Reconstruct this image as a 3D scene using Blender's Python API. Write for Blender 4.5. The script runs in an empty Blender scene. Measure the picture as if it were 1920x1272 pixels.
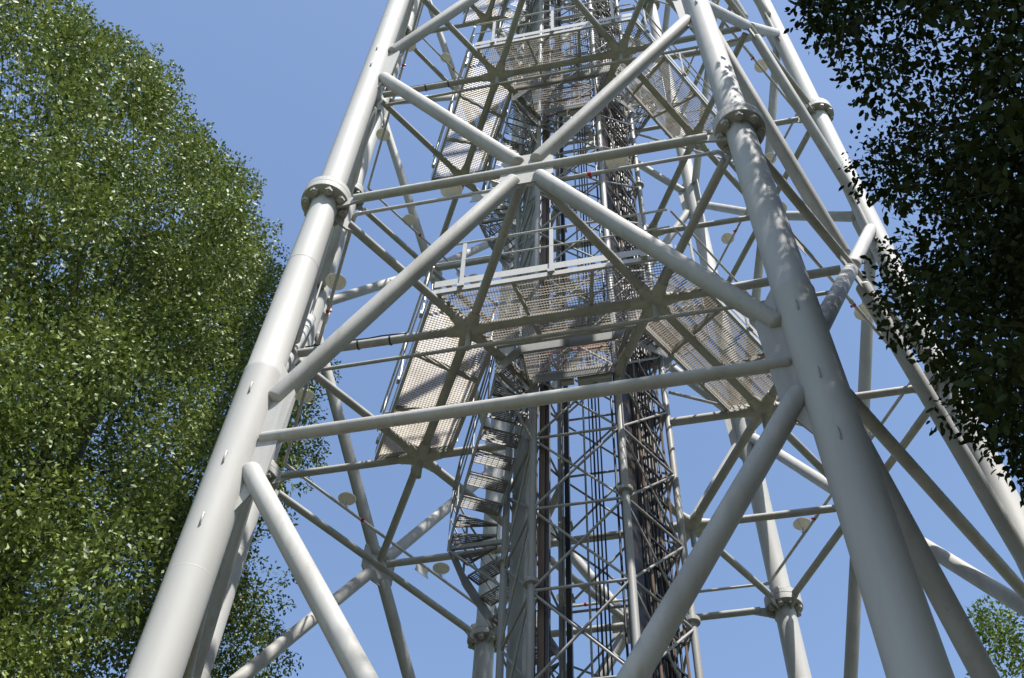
import bpy, math, random
import numpy as np
from mathutils import Vector, Matrix

# ------------------------------------------------------------------ camera, sky, sun, exposure
scene = bpy.context.scene
COL = scene.collection
ZK = 15.17                      # height of the flange level in the middle of the picture
LEVEL = 9.11                    # height between two flange levels

cam_data = bpy.data.cameras.new('camera')
cam = bpy.data.objects.new('camera', cam_data)
COL.objects.link(cam)
cam_data.sensor_width = 36.0
cam_data.lens = 40.243
cam_data.clip_start = 0.1
cam_data.clip_end = 5000
cam.matrix_world = (Matrix.Translation((1.7112, -12.1682, 1.5976))
                    @ (Matrix.Rotation(0.243274, 4, 'Z') @ Matrix.Rotation(2.488283, 4, 'X') @ Matrix.Rotation(0.043614, 4, 'Z')))
scene.camera = cam

SUN = Vector((0.335, -0.37, 0.866)).normalized()     # towards the sun
world = bpy.data.worlds.new('World')
scene.world = world
world.use_nodes = True
wn = world.node_tree
for n in list(wn.nodes):
    wn.nodes.remove(n)
sky = wn.nodes.new('ShaderNodeTexSky')
sky.sky_type = 'NISHITA'
sky.sun_disc = False
sky.sun_elevation = math.asin(SUN.z)
sky.sun_rotation = math.atan2(SUN.x, SUN.y)
sky.altitude = 100
sky.air_density = 1.0
sky.dust_density = 0.9
sky.ozone_density = 1.0
bg = wn.nodes.new('ShaderNodeBackground')
bg.inputs['Strength'].default_value = 0.138
wo = wn.nodes.new('ShaderNodeOutputWorld')
wn.links.new(sky.outputs[0], bg.inputs[0])
wn.links.new(bg.outputs[0], wo.inputs[0])

sun_data = bpy.data.lights.new('sun', 'SUN')
sun_data.energy = 5.0
sun_data.angle = math.radians(0.53)
sun_data.color = (1.0, 0.962, 0.905)
sun = bpy.data.objects.new('sun', sun_data)
sun.rotation_euler = SUN.to_track_quat('Z', 'Y').to_euler()
COL.objects.link(sun)

vs = scene.view_settings
vs.view_transform = 'Standard'
vs.look = 'None'
vs.exposure = 0.85
vs.gamma = 1.0
vs.use_curve_mapping = False

# ------------------------------------------------------------------ materials
def new_mat(name):
    m = bpy.data.materials.new(name)
    m.use_nodes = True
    return m, m.node_tree, m.node_tree.nodes['Principled BSDF']

def paint(name, base, dirt, amount=0.5, rough=0.45, scale=2.2, rust=0.0, bump=0.02):
    """old brush paint: broad tone drift, vertical grime, small flecks"""
    m, nt, p = new_mat(name)
    L = nt.links.new
    tc = nt.nodes.new('ShaderNodeTexCoord')
    mp = nt.nodes.new('ShaderNodeMapping')
    mp.inputs['Scale'].default_value = (1.6, 1.6, 0.22)
    L(tc.outputs['Object'], mp.inputs[0])
    n1 = nt.nodes.new('ShaderNodeTexNoise')
    n1.inputs['Scale'].default_value = scale
    n1.inputs['Detail'].default_value = 8
    n1.inputs['Roughness'].default_value = 0.65
    L(mp.outputs[0], n1.inputs['Vector'])
    r1 = nt.nodes.new('ShaderNodeMapRange')
    r1.inputs[1].default_value = 0.42
    r1.inputs[2].default_value = 0.78
    r1.inputs[4].default_value = amount
    L(n1.outputs[0], r1.inputs[0])
    n2 = nt.nodes.new('ShaderNodeTexNoise')
    n2.inputs['Scale'].default_value = 26
    n2.inputs['Detail'].default_value = 5
    L(tc.outputs['Object'], n2.inputs['Vector'])
    r2 = nt.nodes.new('ShaderNodeMapRange')
    r2.inputs[1].default_value = 0.62
    r2.inputs[2].default_value = 0.74
    r2.inputs[4].default_value = 0.55
    L(n2.outputs[0], r2.inputs[0])
    mul = nt.nodes.new('ShaderNodeMath'); mul.operation = 'MULTIPLY'
    L(r1.outputs[0], mul.inputs[0]); mul.inputs[1].default_value = 1.0
    mp3 = nt.nodes.new('ShaderNodeMapping')
    mp3.inputs['Scale'].default_value = (11, 11, 0.45)
    L(tc.outputs['Object'], mp3.inputs[0])
    n3 = nt.nodes.new('ShaderNodeTexNoise')
    n3.inputs['Scale'].default_value = 1.0
    n3.inputs['Detail'].default_value = 6
    L(mp3.outputs[0], n3.inputs['Vector'])
    r3 = nt.nodes.new('ShaderNodeMapRange')
    r3.inputs[1].default_value = 0.52
    r3.inputs[2].default_value = 0.78
    r3.inputs[4].default_value = 0.55
    L(n3.outputs[0], r3.inputs[0])
    mx3 = nt.nodes.new('ShaderNodeMath'); mx3.operation = 'MAXIMUM'
    mix = nt.nodes.new('ShaderNodeMix'); mix.data_type = 'RGBA'
    mix.inputs[6].default_value = (*base, 1)
    mix.inputs[7].default_value = (*dirt, 1)
    L(mul.outputs[0], mx3.inputs[0]); L(r3.outputs[0], mx3.inputs[1])
    L(mx3.outputs[0], mix.inputs[0])
    mix2 = nt.nodes.new('ShaderNodeMix'); mix2.data_type = 'RGBA'
    L(mix.outputs[2], mix2.inputs[6])
    mix2.inputs[7].default_value = (0.16, 0.10, 0.06, 1)
    if rust:
        m3 = nt.nodes.new('ShaderNodeMath'); m3.operation = 'MULTIPLY'
        L(r2.outputs[0], m3.inputs[0]); m3.inputs[1].default_value = rust
        L(m3.outputs[0], mix2.inputs[0])
    else:
        mix2.inputs[0].default_value = 0.0
    p.inputs['Specular IOR Level'].default_value = 0.35
    L(mix2.outputs[2], p.inputs['Base Color'])
    rr = nt.nodes.new('ShaderNodeMapRange')
    rr.inputs[3].default_value = rough - 0.06
    rr.inputs[4].default_value = rough + 0.16
    L(n1.outputs[0], rr.inputs[0])
    L(rr.outputs[0], p.inputs['Roughness'])
    if bump:
        b = nt.nodes.new('ShaderNodeBump')
        b.inputs['Strength'].default_value = bump * 8
        b.inputs['Distance'].default_value = 0.004
        L(n2.outputs[0], b.inputs['Height'])
        L(b.outputs[0], p.inputs['Normal'])
    return m

M_TOWER = paint('tower_paint', (0.365, 0.36, 0.342), (0.21, 0.195, 0.17), 0.75, 0.60, 1.6, rust=0.5)
M_LEGP = paint('leg_paint', (0.395, 0.39, 0.373), (0.285, 0.275, 0.25), 0.7, 0.60, 0.9, rust=0.08)
M_CAST = paint('cast_paint', (0.42, 0.41, 0.38), (0.25, 0.225, 0.19), 0.8, 0.55, 3.0, rust=0.8, bump=0.05)
M_GRATE = paint('grating_steel', (0.42, 0.375, 0.30), (0.22, 0.16, 0.10), 0.75, 0.55, 1.1, rust=0.9)
M_TREAD = paint('tread_steel', (0.20, 0.195, 0.18), (0.12, 0.10, 0.08), 0.8, 0.5, 2.0, rust=0.8)
M_RAIL = paint('railing_paint', (0.41, 0.41, 0.40), (0.29, 0.28, 0.255), 0.5, 0.38, 2.0, rust=0.4)
M_STAIR = paint('stair_paint', (0.26, 0.265, 0.265), (0.17, 0.165, 0.15), 0.6, 0.45, 2.0, rust=0.4)
M_SHAFT = paint('shaft_paint', (0.29, 0.29, 0.28), (0.17, 0.15, 0.13), 0.7, 0.45, 2.0, rust=0.8)
M_PANEL = paint('tray_paint', (0.30, 0.31, 0.31), (0.22, 0.215, 0.20), 0.6, 0.5, 1.2, rust=0.3)
M_PIPE = paint('pipe_paint', (0.42, 0.41, 0.39), (0.24, 0.22, 0.19), 0.8, 0.4, 3.0, rust=0.5)
M_DISC = paint('disc_enamel', (0.78, 0.75, 0.66), (0.60, 0.55, 0.45), 0.5, 0.5, 3.0, rust=0.1)
M_BLACK = paint('black_rail_grease', (0.022, 0.021, 0.020), (0.09, 0.055, 0.035), 0.8, 0.32, 2.5, rust=0.3)
M_CABLE = paint('black_cable_sheath', (0.018, 0.018, 0.018), (0.045, 0.04, 0.035), 0.6, 0.38, 2.0)
M_RUSTY = paint('rusty_steel', (0.13, 0.085, 0.055), (0.03, 0.022, 0.017), 0.9, 0.55, 2.2, rust=0.6)
M_RED = paint('red_clamp_paint', (0.42, 0.02, 0.025), (0.25, 0.02, 0.02), 0.5, 0.4, 4)
M_RUSTBAR = paint('red_oxide_paint', (0.30, 0.11, 0.055), (0.16, 0.07, 0.04), 0.7, 0.55, 3)

def leaf_mat(name, c1, c2, rough=0.50, trans=0.13, spec=0.32):
    m, nt, p = new_mat(name)
    L = nt.links.new
    g = nt.nodes.new('ShaderNodeNewGeometry')
    ramp = nt.nodes.new('ShaderNodeMix'); ramp.data_type = 'RGBA'
    ramp.inputs[6].default_value = (*c1, 1)
    ramp.inputs[7].default_value = (*c2, 1)
    L(g.outputs['Random Per Island'], ramp.inputs[0])
    L(ramp.outputs[2], p.inputs['Base Color'])
    p.inputs['Roughness'].default_value = rough
    p.inputs['Specular IOR Level'].default_value = spec
    tr = nt.nodes.new('ShaderNodeBsdfTranslucent')
    hs = nt.nodes.new('ShaderNodeHueSaturation')
    hs.inputs['Hue'].default_value = 0.485
    hs.inputs['Value'].default_value = 1.6
    L(ramp.outputs[2], hs.inputs['Color'])
    L(hs.outputs[0], tr.inputs['Color'])
    mx = nt.nodes.new('ShaderNodeMixShader')
    mx.inputs[0].default_value = trans
    out = nt.nodes['Material Output']
    L(p.outputs[0], mx.inputs[1]); L(tr.outputs[0], mx.inputs[2])
    L(mx.outputs[0], out.inputs['Surface'])
    return m

M_LEAF_TALL = leaf_mat('leaf_glossy_green', (0.030, 0.052, 0.010), (0.185, 0.245, 0.052))
M_LEAF_NEAR = leaf_mat('leaf_fresh_green', (0.032, 0.056, 0.009), (0.19, 0.25, 0.045))
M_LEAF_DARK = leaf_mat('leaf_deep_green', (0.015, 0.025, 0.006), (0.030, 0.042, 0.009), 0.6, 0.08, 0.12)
M_LEAF_FAR = leaf_mat('leaf_bright_green', (0.032, 0.06, 0.008), (0.10, 0.15, 0.02), 0.55, 0.2, 0.2)
M_BARK = paint('bark', (0.075, 0.06, 0.045), (0.03, 0.025, 0.02), 0.9, 0.85, 6, bump=0.3)

# ------------------------------------------------------------------ mesh helpers
S3 = math.sqrt(3) / 2

class MB:
    """collects faces of one mesh"""
    def __init__(self):
        self.v = []; self.f = []; self.s = []
    def face(self, idx, smooth=False):
        self.f.append(tuple(idx)); self.s.append(smooth)
    def ring(self, c, a, b, r, n, ph=0.0):
        k = len(self.v)
        for i in range(n):
            t = 2 * math.pi * i / n + ph
            self.v.append(tuple(c + a * (r * math.cos(t)) + b * (r * math.sin(t))))
        return k
    def lathe(self, p, d, prof, n=16, ph=0.0, smooth=True, cap=True):
        """profile [(distance along d, radius)] turned round the axis p + t d"""
        d = Vector(d).normalized(); p = Vector(p)
        a = d.orthogonal().normalized(); b = d.cross(a)
        ks = [self.ring(p + d * t, a, b, max(r, 1e-4), n, ph) for t, r in prof]
        for k0, k1 in zip(ks, ks[1:]):
            for i in range(n):
                j = (i + 1) % n
                self.face((k0 + i, k0 + j, k1 + j, k1 + i), smooth)
        if cap:
            c0 = self.ring(p + d * prof[0][0], a, b, max(prof[0][1], 1e-4), n, ph)
            c1 = self.ring(p + d * prof[-1][0], a, b, max(prof[-1][1], 1e-4), n, ph)
            self.face([c0 + i for i in range(n)][::-1]); self.face([c1 + i for i in range(n)])
        return self
    def tube(self, p, q, r, n=12, r2=None, dome0=False, dome1=False, cap=True):
        p = Vector(p); q = Vector(q); L = (q - p).length
        r2 = r if r2 is None else r2
        prof = []
        if dome0:
            prof += [(-r * 0.62 * math.cos(t), r * math.sin(t)) for t in (0.05, 0.45, 0.9, 1.25)]
        prof += [(0, r), (L, r2)]
        if dome1:
            prof += [(L + r2 * 0.62 * math.cos(t), r2 * math.sin(t)) for t in (1.25, 0.9, 0.45, 0.05)]
        return self.lathe(p, q - p, prof, n, cap=cap)
    def path(self, pts, r, n=8):
        pts = [Vector(p) for p in pts]
        ks = []; a = None
        for i, p in enumerate(pts):
            d = ((pts[min(i + 1, len(pts) - 1)] - p).normalized() + (p - pts[max(i - 1, 0)]).normalized())
            d = d.normalized() if d.length > 1e-6 else Vector((0, 0, 1))
            a = d.orthogonal().normalized() if a is None else (a - d * a.dot(d)).normalized()
            rr = r[i] if isinstance(r, (list, tuple)) else r
            ks.append(self.ring(p, a, d.cross(a), rr, n))
        for k0, k1 in zip(ks, ks[1:]):
            for i in range(n):
                j = (i + 1) % n
                self.face((k0 + i, k0 + j, k1 + j, k1 + i), True)
        self.face([ks[0] + i for i in range(n)][::-1]); self.face([ks[-1] + i for i in range(n)])
        return self
    def box(self, c, x, y, z):
        """box by centre and three half-axis vectors"""
        c = Vector(c); x = Vector(x); y = Vector(y); z = Vector(z)
        k = len(self.v)
        for sx, sy, sz in ((-1,-1,-1),(1,-1,-1),(1,1,-1),(-1,1,-1),(-1,-1,1),(1,-1,1),(1,1,1),(-1,1,1)):
            self.v.append(tuple(c + x * sx + y * sy + z * sz))
        for f in ((0,3,2,1),(4,5,6,7),(0,1,5,4),(1,2,6,5),(2,3,7,6),(3,0,4,7)):
            self.face([k + i for i in f])
        return self
    def bar(self, p, q, w, h, up=(0, 0, 1)):
        """rectangular bar from p to q, w wide and h high"""
        p = Vector(p); q = Vector(q); d = (q - p)
        u = Vector(up); u = (u - d.normalized() * u.dot(d.normalized()))
        if u.length < 1e-5:
            u = d.orthogonal()
        u.normalize()
        s = d.normalized().cross(u)
        return self.box((p + q) / 2, d / 2, s * (w / 2), u * (h / 2))
    def prism(self, poly, nrm, th):
        """flat polygon thickened by th, centred on its plane"""
        nrm = Vector(nrm).normalized() * (th / 2)
        k = len(self.v); n = len(poly)
        for s in (-1, 1):
            for p in poly:
                self.v.append(tuple(Vector(p) + nrm * s))
        self.face([k + i for i in range(n)][::-1]); self.face([k + n + i for i in range(n)])
        for i in range(n):
            j = (i + 1) % n
            self.face((k + i, k + j, k + n + j, k + n + i))
        return self
    def blob(self, c, r, n=14, m=8, squash=1.0):
        prof = [(-r * squash * math.cos(math.pi * i / m), r * math.sin(math.pi * i / m)) for i in range(m + 1)]
        return self.lathe(c, (0, 0, 1), prof, n, cap=False)
    def mesh(self, name, mat):
        me = bpy.data.meshes.new(name)
        me.from_pydata(self.v, [], self.f)
        me.polygons.foreach_set('use_smooth', self.s)
        me.materials.append(mat)
        me.update()
        return me
    def obj(self, name, mat, parent=None):
        return link(name, self.mesh(name, mat), parent)

def link(name, me, parent=None, mw=None):
    o = bpy.data.objects.new(name, me)
    COL.objects.link(o)
    if parent is not None:
        o.parent = parent
    if mw is not None:
        o.matrix_local = mw
    return o

def thing(name, label, cat, loc=(0, 0, 0), group=None):
    o = bpy.data.objects.new(name, None)
    COL.objects.link(o)
    o.location = loc
    o.empty_display_size = 0.3
    o['label'] = label; o['category'] = cat
    if group:
        o['group'] = group
    return o

def clip_line(poly, p, d):
    """part of the line p + t d inside the convex 2-D polygon"""
    t0, t1 = -1e9, 1e9
    n = len(poly)
    area = sum(poly[i][0] * poly[(i + 1) % n][1] - poly[(i + 1) % n][0] * poly[i][1] for i in range(n))
    sg = 1 if area > 0 else -1
    for i in range(n):
        ax, ay = poly[i]; bx, by = poly[(i + 1) % n]
        nx, ny = -(by - ay) * sg, (bx - ax) * sg
        den = nx * d[0] + ny * d[1]
        num = nx * (ax - p[0]) + ny * (ay - p[1])
        if abs(den) < 1e-9:
            if num > 0:
                return None
            continue
        t = num / den
        if den > 0: t0 = max(t0, t)
        else: t1 = min(t1, t)
    return (t0, t1) if t1 - t0 > 0.01 else None

def grating(mb, poly, z, d, pitch=0.04, h=0.034, cross=0.04, ch=0.014, w=0.0045, frame=True):
    """pressed steel grating: deep bearing bars along d, shallow cross bars, edge flats"""
    d = Vector((d[0], d[1])).normalized(); e = Vector((-d.y, d.x))
    for dirn, off, pt, hh, zz in ((d, e, pitch, h, z - h / 2), (e, d, cross, ch, z - ch / 2 - 0.003)):
        vals = [p[0] * off.x + p[1] * off.y for p in poly]
        t = min(vals) + pt * 0.5
        while t < max(vals):
            c = clip_line(poly, (off.x * t, off.y * t), dirn)
            if c:
                a = off * t + dirn * c[0]; b = off * t + dirn * c[1]
                mb.bar((a.x, a.y, zz), (b.x, b.y, zz), w, hh)
            t += pt
    if frame:
        n = len(poly)
        for i in range(n):
            a, b = poly[i], poly[(i + 1) % n]
            mb.bar((a[0], a[1], z - h / 2 - .002), (b[0], b[1], z - h / 2 - .002), 0.007, h + 0.008)
    return mb
# ------------------------------------------------------------------ ground
def quad_sheet(name, pts, mat):
    mb = MB(); k = len(pts)
    mb.v = [tuple(p) for p in pts]; mb.face(range(k))
    o = mb.obj(name, mat); o['kind'] = 'structure'
    return o

M_GRASS = paint('park_grass', (0.045, 0.06, 0.02), (0.07, 0.065, 0.03), 0.9, 0.9, 0.4, bump=0.2)
M_GRAVEL = paint('pale_gravel', (0.20, 0.185, 0.165), (0.15, 0.14, 0.12), 0.8, 0.9, 1.5, bump=0.3)
quad_sheet('ground', [(-2500, -2500, 0), (2500, -2500, 0), (2500, 2500, 0), (-2500, 2500, 0)], M_GRASS)
quad_sheet('gravel_path', [(11 * math.cos(a * math.pi / 24) + 0.3, 11 * math.sin(a * math.pi / 24) - 4, 0.004) for a in range(48)], M_GRAVEL)

# ------------------------------------------------------------------ tower geometry
CORN = [(-.5, -S3), (.5, -S3), (1, 0), (.5, S3), (-.5, S3), (-1, 0)]
def rad(z): return 5.5 * (1 - 0.005427 * (z - ZK))
def leg(i, z):
    r = rad(z) * 1.0073
    x, y = CORN[i % 6]
    if i % 6 == 0: x -= .0113; y -= .010
    if i % 6 == 1: x += .0113; y -= .010
    return Vector((x * r, y * r, z))
def mid(i, z): return (leg(i, z) + leg(i + 1, z)) / 2
def inner(i, z):
    r = rad(z) * .5
    return Vector((CORN[i % 6][0] * r, CORN[i % 6][1] * r, z))
def zl(j): return 5.1 if j == -1 else ZK + LEVEL * j
ZG = {-1.5: 0.7, -.5: 10.3, .5: 19.9, 1.5: 29.0, 2.5: 38.1, 3.5: 47.2}
Z_TOP = 53.0

tower = thing('lattice_tower', 'pale grey six-legged tower of welded steel tubes', 'tower')

# legs with flange collars, bolts and step brackets
bolt_mesh = None
def bolt():
    mb = MB()
    mb.lathe((0, 0, -0.152), (0, 0, 1), [(0, .030), (.0, .058), (.075, .058)], 6, smooth=False)
    mb.lathe((0, 0, -0.174), (0, 0, 1), [(0, .026), (.022, .028)], 10)
    mb.lathe((0, 0, .155), (0, 0, 1), [(0, .056), (.045, .056)], 6, smooth=False)
    mb.lathe((0, 0, -.17), (0, 0, 1), [(0, .024), (.36, .024)], 8)
    return mb.mesh('flange_bolt', M_CAST)
bolt_mesh = bolt()
legs = []
for i in range(6):
    d = (leg(i, 10) - leg(i, 0)).normalized()
    base = leg(i, 0)
    sc = 1 / d.z
    prof = [(0, .228), (11.27 * sc, .215), (11.31 * sc, .219), (11.35 * sc, .205), (13.2 * sc, .200)]
    for j in range(0, 5):
        z = zl(j) + .1
        prof += [((z - .6) * sc, .188), ((z - .12) * sc, .186), ((z + .1) * sc, .205), ((z + .4) * sc, .190), ((z + 4) * sc, .188)]
    prof += [(Z_TOP * sc, .185)]
    lg = MB().lathe(base, d, prof, 40).obj('leg', M_LEGP, tower)
    legs.append(lg)
    for j in range(-1, 5):
        c = leg(i, zl(j) + .1)
        mb = MB()
        mb.lathe(c, d, [(-.128, .326), (-.12, .334), (-.008, .334), (-.003, .326)], 40, smooth=False)
        mb.lathe(c, d, [(.003, .324), (.008, .331), (.105, .331), (.112, .325), (.15, .225)], 40, smooth=False)
        fl = mb.obj('flange_collar', M_LEGP, lg)
        if j < 3:
            q = d.to_track_quat('Z', 'Y').to_matrix().to_4x4()
            for k in range(8):
                t = 2 * math.pi * (k + .35) / 8
                link('flange_bolt', bolt_mesh, lg,
                     Matrix.Translation(c) @ q @ Matrix.Translation((.262 * math.cos(t), .262 * math.sin(t), -.12 + .07)) @ Matrix.Rotation(k * 1.3, 4, 'Z'))
    for zw in (8.35, 13.55, 17.7, 21.9, 26.4, 30.6):
        c = leg(i, zw)
        rr = .2185 if zw < 11 else (.200 if zw < 14 else .190)
        MB().lathe(c, d, [(-.014, rr - .004), (-.007, rr), (.007, rr), (.014, rr - .004)], 40, cap=False).obj('weld_seam', M_LEGP, lg)
    # climbing staples on the outward side
    out = Vector((base.x, base.y, 0)).normalized()
    tng = out.cross(d)
    if i in (0, 1):
        for zs in (8.9, 9.75, 10.85, 19.6, 20.3, 29.2):
            dirn = Vector((.22, -.97, 0)) if i == 0 else Vector((-.2, -.98, 0))
            dirn = (dirn - d * dirn.dot(d)).normalized()
            c = leg(i, zs) + dirn * (.214 if zs < 11 else .19)
            mb = MB()
            mb.path([c - d * .075 - dirn * .02, c - d * .07 + dirn * .016, c + d * .07 + dirn * .016, c + d * .075 - dirn * .02], .011, 6)
            mb.obj('step_bracket', M_LEGP, lg)

# gusset plates, diagonal braces, ring beams
for i in range(6):
    e = (leg(i + 1, ZK) - leg(i, ZK)).normalized()
    for end in (0, 1):
        li = i + end
        ee = e if end == 0 else -e
        for jg, zg in ZG.items():
            if zg > 50: continue
            u = (leg(li, zg + 1) - leg(li, zg)).normalized()
            nrm = ee.cross(u)
            o = leg(li, zg)
            k = 1.0 if jg < 0 else .82
            poly = [o + u * a + ee * b for a, b in ((-1.25 * k, .15), (-.86 * k, .36 * k), (-.72 * k, .42 * k), (.62 * k, .46 * k), (.78 * k, .40 * k), (1.3 * k, .15))]
            MB().prism(poly, nrm, .026).obj('gusset_plate', M_TOWER, tower)
    for j in range(-1, 5):
        M = mid(i, zl(j))
        u = ((leg(i, 10) - leg(i, 0)).normalized() + (leg(i + 1, 10) - leg(i + 1, 0)).normalized()).normalized()
        nrm = e.cross(u)
        w, h = .36, .40
        poly = [M + e * a + u * b for a, b in ((-w, -h * .6), (-w * .6, -h), (w * .6, -h), (w, -h * .6), (w, h * .6), (w * .6, h), (-w * .6, h), (-w, h * .6))]
        MB().prism(poly, nrm, .024).obj('crossing_plate', M_TOWER, tower)
        for end in (0, 1):
            ee = e if end == 0 else -e
            li = i + end
            for s, jg in ((1, j + .5), (-1, j - .5)):
                if jg not in ZG: continue
                zg = ZG[jg]
                P = leg(li, zg - s * .53) + ee * .22
                dv = (P - M).normalized()
                st = M + dv * (.26 if s > 0 else .34)
                r = .108 if zl(j) < 20 else .102
                MB().tube(st, P - dv * .05, r, 20, dome0=True, dome1=True).obj('diagonal_brace', M_TOWER, tower)
        # ring beam of the level, two halves meeting at the crossing plate
        for end in (0, 1):
            li = i + end
            ee = e if end == 0 else -e
            A = leg(li, zl(j))
            mb = MB()
            mb.tube(A + ee * .42, M + ee * (-.001), .066, 16)
            mb.obj('ring_beam', M_TOWER, tower)
            u2 = (leg(li, zl(j) + 1) - leg(li, zl(j))).normalized()
            lug = [A + ee * .19 - u2 * .17, A + ee * .34 - u2 * .15, A + ee * .62 - u2 * .05, A + ee * .62 + u2 * .05, A + ee * .33 + u2 * .035, A + ee * .19 + u2 * .035]
            MB().prism(lug, ee.cross(u2), .03).obj('beam_lug', M_TOWER, tower)
    # extra ring at the lowest gusset level
    zz = 10.22
    A, B = leg(i, zz), leg(i + 1, zz)
    MB().tube(A + e * .26, B - e * .26, .069, 16, dome0=True, dome1=True).obj('ring_beam', M_TOWER, tower)

# horizontal bracing inside each level: inner hexagon on cast nodes
for j in range(-1, 4):
    z = zl(j)
    for i in range(6):
        n0, n1 = inner(i, z), inner(i + 1, z)
        dv = (n1 - n0).normalized()
        MB().tube(n0 + dv * .2, n1 - dv * .2, .072, 14).obj('inner_brace', M_TOWER, tower)
        m = mid(i, z)
        arms = []
        for q in (n0, n1):
            dv = (q - m).normalized()
            MB().tube(m + dv * .16, q - dv * .2, .066, 14).obj('inner_brace', M_TOWER, tower)
        L = leg(i, z)
        dv = (n0 - L).normalized()
        MB().tube(L + dv * .42, n0 - dv * .2, .064, 14).obj('inner_brace', M_TOWER, tower)
        MB().prism([L + dv * .18 + Vector((0, 0, -.16)), L + dv * .40 + Vector((0, 0, -.16)), L + dv * .60 + Vector((0, 0, -.03)), L + dv * .60 + Vector((0, 0, .05)), L + dv * .18 + Vector((0, 0, .03))],
                   dv.cross(Vector((0, 0, 1))), .03).obj('beam_lug', M_TOWER, tower)
        # stub towards the lift shaft
        c = Vector((CORN[i][0], CORN[i][1], 0)) * 1.33; c.z = z
        dv = (c - n0).normalized()
        MB().tube(n0 + dv * .2, c, .07, 14).obj('inner_brace', M_TOWER, tower)
        # cast node: hub with a tapered socket for every arm
        mb = MB()
        mb.blob(n0, .155, 16, 8, .8)
        ends = [inner(i + 1, z), inner(i - 1, z), mid(i, z), mid(i - 1, z), leg(i, z), c]
        for q in ends:
            dv = (q - n0).normalized()
            mb.lathe(n0, dv, [(.0, .135), (.10, .125), (.20, .100), (.30, .082), (.34, .080)], 14)
        mb.obj('node_casting', M_CAST, tower)
        MB().tube(n0 - Vector((0, 0, .12)), n0 - Vector((0, 0, .46)), .048, 12).obj('hanger_stub', M_TOWER, tower)

# dark cables clipped along the front inner beams
for j in (0, 1):
    z = zl(j)
    a, b = mid(5, z), inner(0, z)
    d = (b - a).normalized()
    cb = thing('beam_cable', ('pair of black cables clipped to the left inner beam behind the mid flange level', 'pair of black cables clipped to the left inner beam near the top edge')[j], 'cable', (0, 0, 0), 'black cables on the inner beams')
    for k in (0, 1):
        off = Vector((0, .03 - .055 * k, .085 + .02 * k))
        pts = [a + d * .25 + off]
        for q in range(1, 9):
            pts.append(a + d * (.25 + q * .2) + off + Vector((0, 0, .012 * math.sin(q * 2.1 + k))))
        MB().path(pts, .012, 6).obj('cable', M_CABLE, cb)
    for q in (.5, 1.1, 1.6):
        MB().lathe(a + d * q - d * .012, d, [(0, .079), (.024, .079)], 14).obj('clip_band', M_BLACK, cb)
# ------------------------------------------------------------------ grating walkways round three sides of the inner hexagon
def hexpt(ap, ang):
    """corner of the hexagon of apothem ap at the angle (degrees)"""
    r = ap / S3
    return Vector((r * math.cos(math.radians(ang)), r * math.sin(math.radians(ang)), 0))
def V3(p, z): return Vector((p[0], p[1], z))

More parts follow.
